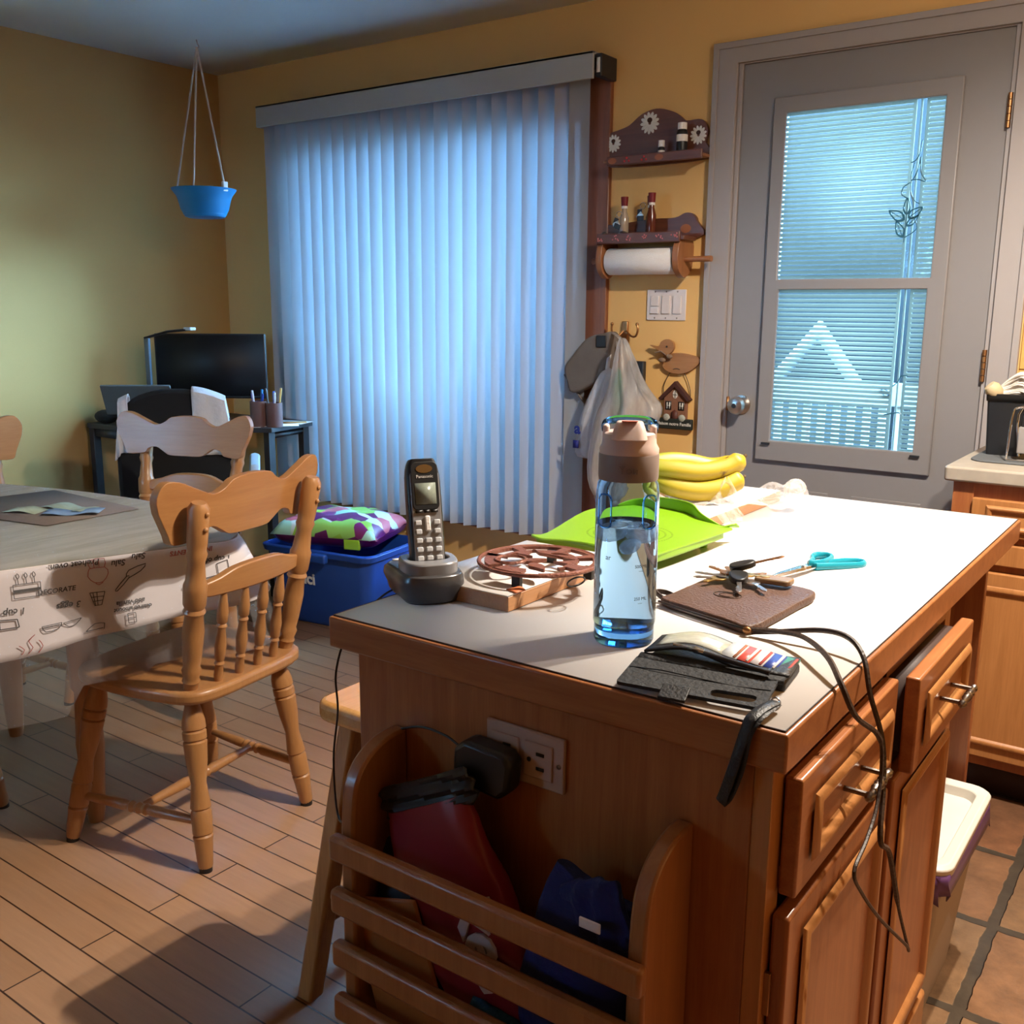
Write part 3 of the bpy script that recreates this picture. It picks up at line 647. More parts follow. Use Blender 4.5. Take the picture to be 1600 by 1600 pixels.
# ------------------------------------------------------------------ dining chairs
def chair():
    t = thing('dining_chair', 'x', 'chair')
    so = sm2([(-.17, .20), (0, .215), (.17, .20), (.215, .10), (.225, -.08), (.20, -.18), (.12, -.215), (0, -.22), (-.12, -.215), (-.20, -.18), (-.225, -.08), (-.215, .10)], 4)
    mk('seat', B().prism(so, .415, .447), MAPLE, t, bevel=.010, seg=3)
    lp = [(0, .015), (.02, .018), (.16, .022), (.19, .024), (.20, .0205), (.21, .024), (.23, .024), (.33, .0245), (.35, .021), (.36, .0245), (.50, .018), (.62, .025), (.74, .028), (.75, .024), (.76, .028), (.80, .028), (.81, .024), (.82, .028), (.86, .027), (.95, .018), (1, .016)]
    feet = {}
    for sx in (-1, 1):
        for (fx, fy, tx, ty) in ((.185, .195, .15, .145), (.24, -.20, .165, -.145)):
            a = (sx * fx, fy, .008); bt = (sx * tx, ty, .418); feet[(sx, fy > 0)] = (Vector(a), Vector(bt))
            lg = mk('leg', B().turn(a, bt, lp, 16), MAPLE, t)
            mk('foot_glide', B().cyl((a[0], a[1], 0), (a[0], a[1], .012), .0155, seg=14), BLACKP, lg)
    sp = [(0, .009), (.15, .011), (.38, .014), (.42, .011), (.44, .015), (.47, .011), (.5, .015), (.53, .011), (.56, .015), (.58, .011), (.62, .014), (.85, .011), (1, .009)]
    mid = []
    for sx in (-1, 1):
        p = feet[(sx, True)][0].lerp(feet[(sx, True)][1], .27); q = feet[(sx, False)][0].lerp(feet[(sx, False)][1], .27)
        mk('side_stretcher', B().turn(p, q, sp, 12), MAPLE, t); mid.append(p.lerp(q, .5))
    mk('cross_stretcher', B().turn(mid[0], mid[1], sp, 12), MAPLE, t)
    # back : leans in +y by 0.1 over its height
    ln = lambda z: .165 + (z - .44) * .16
    pp = [(0, .017), (.05, .018), (.06, .021), (.08, .018), (.12, .023), (.14, .019), (.2, .022), (.33, .025), (.42, .021), (.44, .026), (.46, .022), (.48, .026), (.55, .027), (.58, .027), (.60, .023), (.7, .019), (.74, .024), (.76, .021), (.8, .023), (.97, .024), (1, .016)]
    for sx in (-1, 1):
        po = mk('back_post', B().turn((sx * .165, ln(.44) - .005, .44), (sx * .192, ln(.90) + .01, .90), pp, 16), MAPLE, t)
        for z in (.84, .875):
            mk('screw_plug', B().ball((sx * .19, ln(z) + .034, z), (.006, .005, .006), 10), MAPLE, po)
    # crest rail : curved plank, shaped outline
    up = [(-.262, .88), (-.268, .915), (-.25, .945), (-.215, .945), (-.17, .925), (-.12, .905), (-.085, .915), (-.06, .932), (0, .938), (.06, .932), (.085, .915), (.12, .905), (.17, .925), (.215, .945), (.25, .945), (.268, .915), (.262, .88)]
    dn = [(.235, .825), (.22, .802), (.16, .806), (.145, .822), (.115, .828), (.085, .812), (.06, .800), (0, .799), (-.06, .800), (-.085, .812), (-.115, .828), (-.145, .822), (-.16, .806), (-.22, .802), (-.235, .825)]
    ol = sm2(up, 3, False) + sm2(dn, 3, False)
    def cf(u, v, d): return (u, ln(v) - .012 + d - .33 * u * u + .012, v)
    mk('crest_rail', B().holed(ol, [], -.034, -.012, cf), MAPLEX, t, bevel=.004)
    mo = sm2([(-.165, .672), (-.165, .70), (-.12, .712), (-.07, .728), (0, .732), (.07, .728), (.12, .712), (.165, .70), (.165, .672), (.08, .668), (0, .667), (-.08, .668)], 3)
    mk('back_rail', B().holed(mo, [], -.012, .012, lambda u, v, d: (u, ln(v) + d + .02 * (1 - (u / .165) ** 2), v)), MAPLEX, t, bevel=.004)
    sq = [(0, .0095), (.1, .012), (.2, .0095), (.22, .0125), (.25, .0095), (.27, .012), (.42, .0145), (.6, .0095), (.63, .013), (.66, .0095), (.68, .013), (.78, .014), (1, .007)]
    for x in (-.096, -.032, .032, .096):
        bw = .02 * (1 - (x / .165) ** 2)
        mk('spindle', B().turn((x, ln(.44) + bw, .44), (x * 1.02, ln(.672) + bw, .672), sq, 12), MAPLE, t)
    return t
ch = chair()
ch.location = (-2.06, 1.473, 0); ch.rotation_euler = (0, 0, radians(-82)); ch['label'] = 'nearest wooden dining chair, its whole turned frame in view'; ch['group'] = 'maple dining chairs'
dup(ch, 'wooden dining chair at the far end of the table before the desk', (-2.887, 1.95, 0), radians(19.6))
dup(ch, 'wooden dining chair at the left edge of the photo, across the table', (-3.156, 1.497, 0), radians(90))
dup(ch, 'dining chair cut off by the frame, next to the nearest chair', (-2.452, .888, 0), radians(-115))

# ------------------------------------------------------------------ things under the window
RM = Matrix.Translation((-3.05, 2.98, 0)) @ Matrix.Rotation(radians(8), 4, 'Z')
t = thing('storage_bin', 'blue plastic recycling bin on the floor under the blinds', 'bin', (-3.02, 2.95, 0), radians(8))
def ringz(x, y, r, z): return [(a, b, z) for a, b in rrect(-x, -y, x, y, r)]
mk('body', B().rings([ringz(.235, .165, .04, 0), ringz(.245, .172, .04, .02), ringz(.27, .195, .05, .30), ringz(.285, .21, .05, .305), ringz(.29, .215, .05, .33), ringz(.275, .2, .05, .335), ringz(.26, .185, .05, .30), ringz(.23, .16, .04, .012)]), BLUEP, t, bevel=.003)
mk('handle', B().box(-.08, -.235, .285, .08, -.205, .325), BLUEP, t, bevel=.008)
WL = pbr('white_print', (.65, .68, .75), .6)
text('lettering', 'nanci', .07, frame3((-.08, -.189, .20), (1, 0, 0), (0, -.08, 1)), WL, t, .0006, world=False, bold=.002)
mk('emblem', B().tube([(p.x, -.1935, p.y) for p in smooth([(-.10, .245, 0), (-.075, .255, 0), (-.05, .285, 0), (-.065, .30, 0), (-.095, .275, 0)], 4, True)], .004, 6, True), WL, t)
PET = patches('pet_bag_print', [(.10, .01, .10), (.22, .45, .05), (.30, .60, .50), (.45, .12, .16), (.16, .02, .14), (.25, .55, .12), (.5, .6, .6)], 16, .3)
t = thing('pet_food_bag', 'shiny purple and green printed bag lying on top of the blue bin', 'bag', (-3.03, 2.95, .33), radians(20))
def pill(u, v):
    x = (u - .5) * 2; y = (v - .5) * 2
    h = max(0, (1 - x ** 4) * (1 - y ** 4)) ** .5
    return x, y, h
mk('bag_top', B().grid(lambda u, v: ((pill(u, v)[0]) * .235, pill(u, v)[1] * .19, .055 + pill(u, v)[2] * .075 + .006 * sin(u * 17) * sin(v * 13)), 22, 18), PET, t, solid=.002)
mk('bag_side', B().rings([[(a, b, .012) for a, b in rrect(-.2, -.155, .2, .155, .05)], [(a, b, .03) for a, b in rrect(-.228, -.183, .228, .183, .05)], [(a, b, .056) for a, b in rrect(-.238, -.193, .238, .193, .04)]]), pbr('bag_purple', (.09, .008, .085), .3), t)
mk('bag_stripe', B().box(.10, -.1945, .012, .17, -.178, .056), pbr('bag_lime', (.25, .5, .03), .35), t, bevel=.004)
t = thing('sneaker', 'white and red sneaker lying against the blue bin', 'shoe', (-2.63, 2.80, 0), radians(-60))
SHO = pbr('shoe_white', (.55, .52, .52), .6); SHR = pbr('shoe_red', (.35, .02, .03), .5)
mk('sole', B().prism(sm2([(-.12, -.03), (-.05, -.04), (.08, -.045), (.13, -.02), (.13, .02), (.08, .04), (-.05, .035), (-.12, .03)], 3), 0, .025), SHO, t, bevel=.005)
mk('upper', B().rings([[(a * 1.0, b, .025) for a, b in ell(0, 0, .115, .036, 18)], [(a * .96 - .005, b, .06) for a, b in ell(0, 0, .11, .034, 18)], [(a * .6 - .045, b * .8, .085) for a, b in ell(0, 0, .11, .034, 18)], [(a * .45 - .065, b * .7, .105) for a, b in ell(0, 0, .11, .034, 18)]]), SHO, t, bevel=.004)
mk('side_stripe', B().box(-.06, -.042, .045, .05, -.034, .07), SHR, t, bevel=.003)
t2 = thing('sneaker', 'black shoe beside the white sneaker by the blue bin', 'shoe', (-2.52, 2.93, 0), radians(-30))
SHB = pbr('shoe_black', (.012, .012, .014), .6)
mk('sole', B().prism(sm2([(-.12, -.03), (-.05, -.04), (.08, -.045), (.13, -.02), (.13, .02), (.08, .04), (-.05, .035), (-.12, .03)], 3), 0, .025), SHB, t2, bevel=.005)
mk('upper', B().rings([[(a * 1.0, b, .025) for a, b in ell(0, 0, .115, .036, 18)], [(a * .96 - .005, b, .06) for a, b in ell(0, 0, .11, .034, 18)], [(a * .6 - .045, b * .8, .085) for a, b in ell(0, 0, .11, .034, 18)], [(a * .45 - .065, b * .7, .105) for a, b in ell(0, 0, .11, .034, 18)]]), SHB, t2, bevel=.004)
mk('lace', B().tube([(.02, -.03, .07), (.03, .0, .078), (.02, .03, .07), (-.0, -.025, .082), (-.01, .02, .088)], .004, 6), SHO, t2)

# ------------------------------------------------------------------ wall shelf 1
SY = WY
t = thing('wall_shelf', 'upper dark wooden wall shelf with painted daisies between window and door', 'shelf', (-1.80, WY, 1.84))
so = sm2([(-2.012, 1.835), (-2.018, 1.90), (-2.005, 1.95), (-1.965, 1.962), (-1.92, 1.975), (-1.87, 2.008), (-1.81, 2.022), (-1.75, 2.008), (-1.715, 1.988), (-1.69, 1.97), (-1.63, 1.968), (-1.605, 1.93), (-1.612, 1.89), (-1.602, 1.835)], 4)
mk('back_board', B().holed(so, [], WY - .018, WY - .001, XZ), DWOOD, t, bevel=.003, world=True)
mk('ledge', B().box(-1.985, WY - .09, 1.836, -1.59, WY - .018, 1.848), DWOODL, t, bevel=.004, world=True)
fr_ = mk('ledge_front', B().box(-1.965, WY - .10, 1.826, -1.585, WY - .09, 1.858), DWOOD, t, bevel=.003, world=True)
DAISY = pbr('painted_daisy', (.62, .60, .55), .7); DAISC = pbr('daisy_centre', (.04, .015, .01), .7)
def daisy(x, z, r, y, par):
    b = B()
    for k in range(13):
        a = 2 * pi * k / 13 + .3; c_ = Vector((x + .62 * r * cos(a), y, z + .62 * r * sin(a) - .28 * r))
        b.ball(c_, (r * .48, .0012, r * .20), 8, Matrix.Rotation(-a, 4, 'Y'))
    d = mk('painted_daisy', b, DAISY, par, world=True)
    mk('daisy_centre', B().ball((x, y - .001, z), (r * .3, .002, r * .26), 10), DAISC, par, world=True)
daisy(-1.835, 1.985, .036, WY - .0185, t); daisy(-1.985, 1.925, .030, WY - .0185, t); daisy(-1.64, 1.925, .030, WY - .0185, t)
BERRY = pbr('painted_berry', (.5, .03, .03), .6); LEAFP = pbr('painted_leaf', (.30, .10, .04), .7)
bb = B(); lb = B()
for x in (-1.88, -1.81):
    for dx, dz in ((-.009, .0), (.009, .0), (0, .013)): bb.ball((x + dx, WY - .1005, 1.838 + dz * .8), .0040, 8)
for x in (-1.94, -1.75): lb.ball((x, WY - .1005, 1.842), (.018, .001, .011), 10)
mk('painted_berries', bb, BERRY, fr_, world=True); mk('painted_leaves', lb, LEAFP, fr_, world=True)
t = thing('vial', 'tiny dark vial with white cap on the upper wall shelf', 'bottle', (-1.765, WY - .055, 1.848))
mk('glass', B().lathe([(.001, 0), (.011, 0), (.012, .003), (.012, .028), (.008, .035), (.001, .035)], seg=16), BLACKP, t)
mk('cap', B().lathe([(.001, .034), (.0115, .034), (.0115, .056), (.001, .057)], seg=16), PAPER, t)
mk('label', B().lathe([(.0124, .008), (.0124, .022)], seg=16, cap=False), PAPER, t)
t = thing('dropper_bottle', 'taller dark bottle with white cap at the right of the upper shelf', 'bottle', (-1.685, WY - .055, 1.848))
mk('glass', B().lathe([(.001, 0), (.019, 0), (.02, .004), (.02, .075), (.013, .088), (.001, .088)], seg=18), BLACKP, t)
mk('cap', B().lathe([(.001, .086), (.0165, .086), (.0165, .108), (.001, .109)], seg=18), PAPER, t)
mk('label', B().lathe([(.0204, .045), (.0204, .068)], seg=18, cap=False), PAPER, t)

# ------------------------------------------------------------------ paper towel shelf
t = thing('paper_towel_holder', 'dark wooden shelf with painted berries holding a paper towel roll', 'shelf', (-1.80, WY, 1.5))
so = sm2([(-2.04, 1.565), (-2.045, 1.62), (-2.02, 1.632), (-1.97, 1.622), (-1.90, 1.632), (-1.80, 1.64), (-1.72, 1.64), (-1.68, 1.655), (-1.65, 1.65), (-1.632, 1.625), (-1.632, 1.565)], 4)
mk('back_board', B().holed(so, [], WY - .018, WY - .001, XZ), DWOOD, t, bevel=.003, world=True)
mk('shelf_board', B().box(-1.99, WY - .115, 1.555, -1.632, WY - .018, 1.57), DWOOD, t, bevel=.003, world=True)
fr_ = mk('shelf_front', B().box(-1.985, WY - .125, 1.548, -1.645, WY - .113, 1.585), DWOOD, t, bevel=.003, world=True)
for x in (-1.975, -1.660):
    mk('side_panel', B().prism(sm2([(WY - .005, 1.555), (WY - .10, 1.555), (WY - .125, 1.51), (WY - .115, 1.455), (WY - .07, 1.425), (WY - .03, 1.44), (WY - .005, 1.47)], 4), x - .012, x + .012, YZ), DWOODL, t, bevel=.002, world=True)
mk('rod', B().turn((-2.035, WY - .068, 1.49), (-1.545, WY - .068, 1.49), [(0, .008), (.005, .012), (.015, .012), (.03, .009), (1, .0105)], 12), DWOODL, t, world=True)
bb = B()
for k in range(6):
    x = -1.965 + k * .060
    for q in range(6): bb.ball((x + random.uniform(-.014, .014), WY - .1255, 1.566 + random.uniform(-.008, .012)), .0032, 6)
mk('painted_berries', bb, pbr('berry_white_red', (.55, .16, .15), .6), fr_, world=True)
lb = B(); lb.ball((-1.675, WY - .0185, 1.60), (.022, .001, .016), 10)
mk('painted_leaf', lb, LEAFP, t, world=True)
rl = thing('paper_towel_roll', 'white paper towel roll on the rod of the wooden holder', 'paper towel', (-1.83, WY - .068, 1.485))
mk('towel', B().turn((-1.958, WY - .068, 1.487), (-1.680, WY - .068, 1.487), [(0, .02), (0, .047), (.01, .049), (.99, .049), (1, .047), (1, .02)], 32), PAPER, rl, world=True)
mk('core', B().turn((-1.959, WY - .068, 1.487), (-1.679, WY - .068, 1.487), [(0, .014), (0, .02), (1, .02), (1, .014)], 20), pbr('cardboard', (.3, .2, .12), .8), rl, world=True)
RED = pbr('red_cap', (.16, .006, .012), .4); SAUCE = pbr('dark_sauce', (.10, .02, .01), .15, var=.3)
def sauce(x, y, h, lb, k):
    t = thing('bottle', lb, 'bottle', (x, y, 1.57), 0, 'red capped bottles on the towel shelf')
    mk('body', B().lathe([(.001, 0), (.016, 0), (.017, .004), (.017, h * .5), (.009, h * .68), (.009, h * .78), (.001, h * .78)], seg=16), SAUCE if k else pbr('clear_sauce', (.35, .27, .2), .1), t)
    mk('cap', B().lathe([(.001, h * .78), (.012, h * .78), (.014, h), (.001, h)], seg=16), RED, t)
    mk('neck_band', B().lathe([(.0115, h * .72), (.0115, h * .78)], seg=16, cap=False), PAPER, t)
    return t
sauce(-1.905, WY - .062, .148, 'red capped bottle with grey charm at the left of the towel shelf', 0)
sauce(-1.805, WY - .045, .148, 'rear red capped bottle, behind the tallest one on the towel shelf', 1)
sauce(-1.785, WY - .075, .155, 'front red capped dark bottle on the towel shelf', 1)
CH = [(-1.915, WY - .082, 1.635, 'silver charm keyring hung on the left red capped bottle', .35), (-1.812, WY - .093, 1.66, 'silver charm keyring hung on the front red capped bottle', 0)]
for x, y, z, lb, a in CH:
    t = thing('keyring', lb, 'keyring', (x, y, z))
    mk('ring', B().tube([(.011 * cos(q), 0, .011 * sin(q) + .02) for q in [2 * pi * k / 14 for k in range(14)]], .0014, 6, True), CHROME, t)
    for k in range(3): mk('charm', B().box(-.009, -.002, -.018, .009, .002, .008, Matrix.Translation((.006 * k - .012, -.003 * k, -.012 * k)) @ Matrix.Rotation(.8 * k + a, 4, 'Y')), STEEL if k % 2 else BLACKM, t, bevel=.001)
t = thing('trinket', 'coiled silver trinket chain lying on the left of the towel shelf', 'trinket', (-1.94, WY - .07, 1.571))
mk('chain', B().tube([(p.x, p.y, p.z) for p in smooth([(-.05, .01, .006), (-.02, -.02, .012), (.01, .01, .014), (.04, -.01, .022), (.045, .02, .014), (0, .025, .008)], 5)], .005, 6), STEEL, t)
mk('pendant', B().ball((-.03, -.025, .012), (.014, .008, .012), 10), PEWTER, t)

# switch plate
t = thing('light_switch', 'white triple light switch plate on the yellow wall', 'light switch', (-1.749, WY, 1.33))
IV = pbr('switch_white', (.62, .55, .52), .4)
mk('plate', B().box(-1.830, WY - .006, 1.273, -1.668, WY, 1.386), IV, t, bevel=.003, world=True)
for k, x in enumerate((-1.795, -1.749, -1.703)):
    mk('rocker', B().box(x - .017, WY - .011, 1.297 + (.028 if k == 0 else 0), x + .017, WY - .005, 1.363), IV, t, bevel=.002, world=True)
    sc_ = B().cyl((x, WY - .0065, 1.282), (x, WY - .0055, 1.282), .003, seg=8).cyl((x, WY - .0065, 1.378), (x, WY - .0055, 1.378), .003, seg=8)
    mk('screw', sc_, PEWTER, t, world=True)
mk('dimmer_slide', B().box(-1.812, WY - .012, 1.297, -1.778, WY - .006, 1.320), IV, t, bevel=.002, world=True)

# hook
t = thing('wall_hook', 'brown double metal coat hook on the wall above the hanging bag', 'hook', (-1.915, WY, 1.23))
mk('plate', B().box(-1.932, WY - .012, 1.19, -1.906, WY, 1.268), BRASS, t, bevel=.003, world=True)
for s in (-1, 1):
    w_ = .078 if s > 0 else .03; pts = smooth([(-1.919 + s * .006, WY - .01, 1.232), (-1.919 + s * w_ * .5, WY - .03, 1.214), (-1.919 + s * w_ * .9, WY - .050, 1.214), (-1.919 + s * w_ * 1.05, WY - .055, 1.238), (-1.919 + s * w_, WY - .055, 1.258)], 5)
    mk('prong', B().tube(pts, .004, 8).ball(pts[-1], .0065, 10), BRASS, t, world=True)
# cap, bags and strap hanging
HATM = pbr('grey_cap_cloth', (.13, .11, .10), .9, var=.1, bump=.2)
t = thing('baseball_cap', 'grey cap hanging from the wall hook behind the plastic bag', 'cap', (-2.02, WY - .05, 1.12))
hp = sm2([(-1.925, 1.215), (-1.97, 1.222), (-2.04, 1.20), (-2.10, 1.135), (-2.135, 1.09), (-2.125, 1.04), (-2.10, .99), (-2.02, 1.02), (-1.95, 1.06)], 4)
mk('crown', B().prism(hp, WY - .10, WY - .035, XZ), HATM, t, bevel=.022, seg=4, world=True)
mk('brim', B().grid(lambda u, v: (-2.14 + .10 * u - .02 * v, WY - .09 + .05 * v + .02 * u, 1.06 - .13 * u * (1 - .1 * v)), 8, 5), HATM, t, solid=.004, world=True)
mk('strap', B().box(-1.99, WY - .104, 1.17, -1.945, WY - .098, 1.215, ), BLACKP, t, bevel=.003, world=True)
def bag(name, label, cx, zt, zb, prof, yc, dep, mat, rotpts):
    t = thing(name, label, 'bag', (cx, yc, zt))
    n = 40; ys = []
    nz = len(prof)
    R = []
    for z, xl, xr, d in prof:
        ring = []
        for k in range(n):
            a = 2 * pi * k / n; fold = 1 + .16 * sin(a * 7 + z * 5) + .10 * sin(a * 13 + 2)
            ring.append(((xl + xr) / 2 + (xr - xl) / 2 * cos(a), yc + d * sin(a) * fold, z + .006 * sin(a * 5)))
        R.append(ring)
    mk('bag_body', B().rings(R), mat, t, world=True, ang=60, sub=1)
    return t
bag2 = bag('plastic_bag', 'second white plastic bag with blue print, behind the clear hanging bag', -1.98, 1.10, .72, [(.74, -2.07, -1.93, .02), (.79, -2.065, -1.91, .035), (.90, -2.05, -1.90, .035), (.99, -2.01, -1.88, .03), (1.10, -1.95, -1.89, .02)], WY - .115, 0, pbr('white_bag', (.42, .42, .46), .5, var=.1, bump=.6, bscale=25), None)
text('blue_print', 'a', .06, frame3((-2.035, WY - .152, .86), (1, 0, 0), (0, 0, 1)), pbr('blue_ink', (.01, .02, .2), .6), bag2, .001, bold=.002)
mk('blue_patch', B().box(-2.052, WY - .155, .785, -2.028, WY - .150, .815), pbr('blue_ink2', (.01, .015, .16), .6), bag2, world=True)
mk('handle_loop', B().tube(smooth([(-1.93, WY - .115, 1.09), (-1.94, WY - .08, 1.17), (-1.948, WY - .055, 1.222), (-1.945, WY - .045, 1.19)], 4), .005, 6, flat=(.008, .003)), bag2.children[0].data.materials[0], bag2, world=True)
bag1 = bag('plastic_bag', 'large milky see-through plastic bag hanging by its handle from the hook', -1.86, 1.20, .59, [(.60, -1.90, -1.855, .02), (.62, -1.93, -1.82, .05), (.68, -1.96, -1.785, .07), (.78, -1.96, -1.735, .075), (.88, -1.94, -1.69, .075), (.945, -1.925, -1.655, .065), (.975, -1.905, -1.66, .055), (1.01, -1.89, -1.705, .048), (1.06, -1.875, -1.74, .04), (1.13, -1.86, -1.78, .03), (1.185, -1.85, -1.80, .018), (1.212, -1.84, -1.82, .010)], WY - .185, 0, BAGW, None)
mk('green_content', B().ball((-1.84, WY - .185, 1.0), (.022, .02, .10), 12), pbr('green_inside', (.12, .28, .16), .6), bag1, world=True)
mk('handle_loop', B().tube(smooth([(-1.83, WY - .18, 1.20), (-1.89, WY - .12, 1.218), (-1.948, WY - .060, 1.224), (-1.95, WY - .045, 1.205), (-1.89, WY - .09, 1.16)], 4), .006, 6, flat=(.009, .003)).tube(smooth([(-1.82, WY - .185, 1.205), (-1.775, WY - .18, 1.13), (-1.735, WY - .18, 1.04), (-1.705, WY - .18, .985)], 4), .005, 6, flat=(.006, .003)), BAGW, bag1, world=True)
mk('knot', B().ball((-1.88, WY - .185, .612), (.05, .035, .035), 12), BAGW, bag1, world=True)
o = tag(mk('hanging_pouch', B().box(-1.895, WY - .03, 1.0, -1.822, WY - .006, 1.12, ), BLKL, bevel=.004), 'flat black pouch hanging on the wall right of the plastic bag', 'pouch')

# wooden duck
DUCK = wood('duck_wood', (.26, .115, .04), (.38, .18, .065), 0, 25, .6)
t = thing('wooden_duck', 'flat wooden duck ornament with a bow on the yellow wall', 'ornament', (-1.70, WY, 1.13))
mk('body', B().holed(sm2([(-1.745, 1.145), (-1.70, 1.155), (-1.65, 1.152), (-1.595, 1.135), (-1.625, 1.098), (-1.67, 1.08), (-1.72, 1.083), (-1.75, 1.105)], 5), [], WY - .016, WY - .001, XZ), DUCK, t, bevel=.004, world=True)
mk('head', B().holed(sm2([(-1.80, 1.182), (-1.765, 1.178), (-1.752, 1.196), (-1.73, 1.205), (-1.705, 1.195), (-1.70, 1.175), (-1.712, 1.155), (-1.735, 1.145), (-1.76, 1.162)], 5), [], WY - .028, WY - .014, XZ), DUCK, t, bevel=.004, world=True)
mk('bow', B().ball((-1.745, WY - .03, 1.128), (.016, .006, .009), 10).ball((-1.715, WY - .03, 1.142), (.014, .006, .009), 10).tube([(-1.73, WY - .031, 1.148), (-1.75, WY - .03, 1.16), (-1.775, WY - .03, 1.155)], .003, 6), pbr('ribbon', (.20, .13, .09), .8), t, world=True)
mk('eye', B().ball((-1.728, WY - .0285, 1.178), .004, 8), BLACKP, t, world=True)
# house sign
t = thing('house_sign', 'small painted wooden house sign reading a family welcome on the wall', 'sign', (-1.69, WY, .95))
BRK = pbr('house_brick', (.20, .09, .055), .7, var=.2, scale=150)
mk('house', B().prism([(-1.737, .91), (-1.643, .91), (-1.643, .99), (-1.69, 1.035), (-1.737, .99)], WY - .018, WY - .002, XZ), BRK, t, bevel=.002, world=True)
mk('roof', B().prism([(-1.757, .985), (-1.69, 1.052), (-1.625, .985), (-1.636, .978), (-1.69, 1.030), (-1.745, .978)], WY - .028, WY - .002, XZ), pbr('house_roof', (.05, .015, .012), .7), t, bevel=.001, world=True)
WW = pbr('painted_white', (.6, .58, .55), .7)
for x, z in ((-1.717, .96), (-1.664, .96)):
    f = mk('window', B().box(x - .012, WY - .0195, z - .016, x + .012, WY - .0175, z + .016), BLACKP, t, world=True)
    mk('muntin', B().box(x - .007, WY - .0205, z - .012, x - .003, WY - .0195, z + .012).box(x + .003, WY - .0205, z - .012, x + .007, WY - .0195, z + .012).box(x - .009, WY - .0206, z - .001, x + .009, WY - .0196, z + .001), WW, f, world=True)
f = mk('window', B().prism(ell(-1.69, 1.003, .010, .016, 16), WY - .0195, WY - .0175, XZ), WW, t, world=True)
mk('muntin', B().box(-1.691, WY - .0205, .989, -1.689, WY - .0195, 1.017).box(-1.699, WY - .0205, 1.0, -1.681, WY - .0195, 1.002), BLACKP, f, world=True)
mk('door', B().prism([(-1.703, .895), (-1.677, .895), (-1.677, .935), (-1.69, .945), (-1.703, .935)], WY - .022, WY - .017, XZ), pbr('house_door', (.07, .02, .015), .6), t, world=True)
for x in (-1.722, -1.658): mk('flower_bush', B().ball((x, WY - .022, .915), (.015, .006, .014), 10), pbr('bush_grey', (.32, .33, .30), .8, var=.4, scale=200), t, world=True)
sg = mk('sign_board', B().box(-1.770, WY - .024, .872, -1.617, WY - .006, .912), pbr('sign_black', (.012, .016, .014), .6), t, bevel=.003, world=True)
text('lettering', 'Maison notre Famille', .0168, frame3((-1.689, WY - .0245, .892), (1, 0, 0), (0, 0, 1)), WW, sg, .0004, bold=.0002)
mk('wire', B().tube(smooth([(-1.742, WY - .006, .985), (-1.745, WY - .008, 1.03), (-1.72, WY - .01, 1.08), (-1.692, WY - .018, 1.098), (-1.66, WY - .01, 1.08), (-1.635, WY - .008, 1.02), (-1.636, WY - .006, .985)], 5), .0013, 6), BLACKM, t, world=True)

# ------------------------------------------------------------------ kitchen island
IT = .915
isl = thing('kitchen_island', 'oak kitchen island cabinet with drawers in the foreground', 'cabinet', (-.62, 1.3, 0))
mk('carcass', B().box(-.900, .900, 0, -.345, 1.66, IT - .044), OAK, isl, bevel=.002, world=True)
ff = B()
for a in ((.900, .935), (1.280, 1.300), (1.625, 1.66)): ff.box(-.345, a[0], .03, -.325, a[1], IT - .044)
ff.box(-.345, .935, .84, -.325, 1.625, IT - .044).box(-.345, .935, .03, -.325, 1.625, .2)
mk('face_frame', ff, OAKL, isl, bevel=.001, world=True)
mk('end_panel', B().box(-.90, 2.115, 0, -.355, 2.135, IT - .044), OAK, isl, bevel=.002, world=True)
mk('back_panel', B().box(-.90, 1.66, 0, -.88, 2.115, IT - .044), OAK, isl, world=True)
mk('base_moulding', B().box(-.325, .91, 0, -.305, 1.66, .165), OAKL, isl, bevel=.006, world=True)
def mould(F, u0, u1, v0, v1, d, w=.020, h=.009):
    b = B()
    for (a, c) in ((((u0, v0), (u1, v0), (u1 - w, v0 + w), (u0 + w, v0 + w)), 0), (((u1, v0), (u1, v1), (u1 - w, v1 - w), (u1 - w, v0 + w)), 0), (((u1, v1), (u0, v1), (u0 + w, v1 - w), (u1 - w, v1 - w)), 0), (((u0, v1), (u0, v0), (u0 + w, v0 + w), (u0 + w, v1 - w)), 0)):
        R = []
        # profile across width: raised half-round
        o1, o2, i2, i1 = [Vector((p[0], p[1])) for p in a]
        for k in range(6):
            f = k / 5; hh = d + h * sin(pi * min(1, f * .9 + .1)) 
            R.append((o1.lerp(i1, f), o2.lerp(i2, f), hh))
        for k in range(5):
            p, q, e = R[k]; p2, q2, e2 = R[k + 1]
            b.quad([F(p.x, p.y, e), F(q.x, q.y, e), F(q2.x, q2.y, e2), F(p2.x, p2.y, e2)])
    bmesh.ops.remove_doubles(b.bm, verts=b.bm.verts, dist=1e-5)
    return b
def pull(F, uc, vc, d, half=.032, vertical=False):
    b = B(); q = lambda a, e: Vector(F(uc + (0 if vertical else a), vc + (a if vertical else 0), d + e))
    b.turn(q(-half * 1.35, .03), q(half * 1.35, .03), [(0, .002), (.03, .0048), (.06, .003), (.10, .0058), (.14, .0036), (.2, .0042), (.3, .0045), (.36, .0062), (.39, .004), (.44, .0052), (.5, .0064), (.56, .0052), (.61, .004), (.64, .0062), (.7, .0045), (.8, .0042), (.86, .0036), (.90, .0058), (.94, .003), (.97, .0048), (1, .002)], 12)
    for s in (-1, 1): b.cyl(q(s * half, 0), q(s * half, .03), .0034, seg=8)
    return b
def Fx(x): return lambda u, v, d: (x + d, u, v)
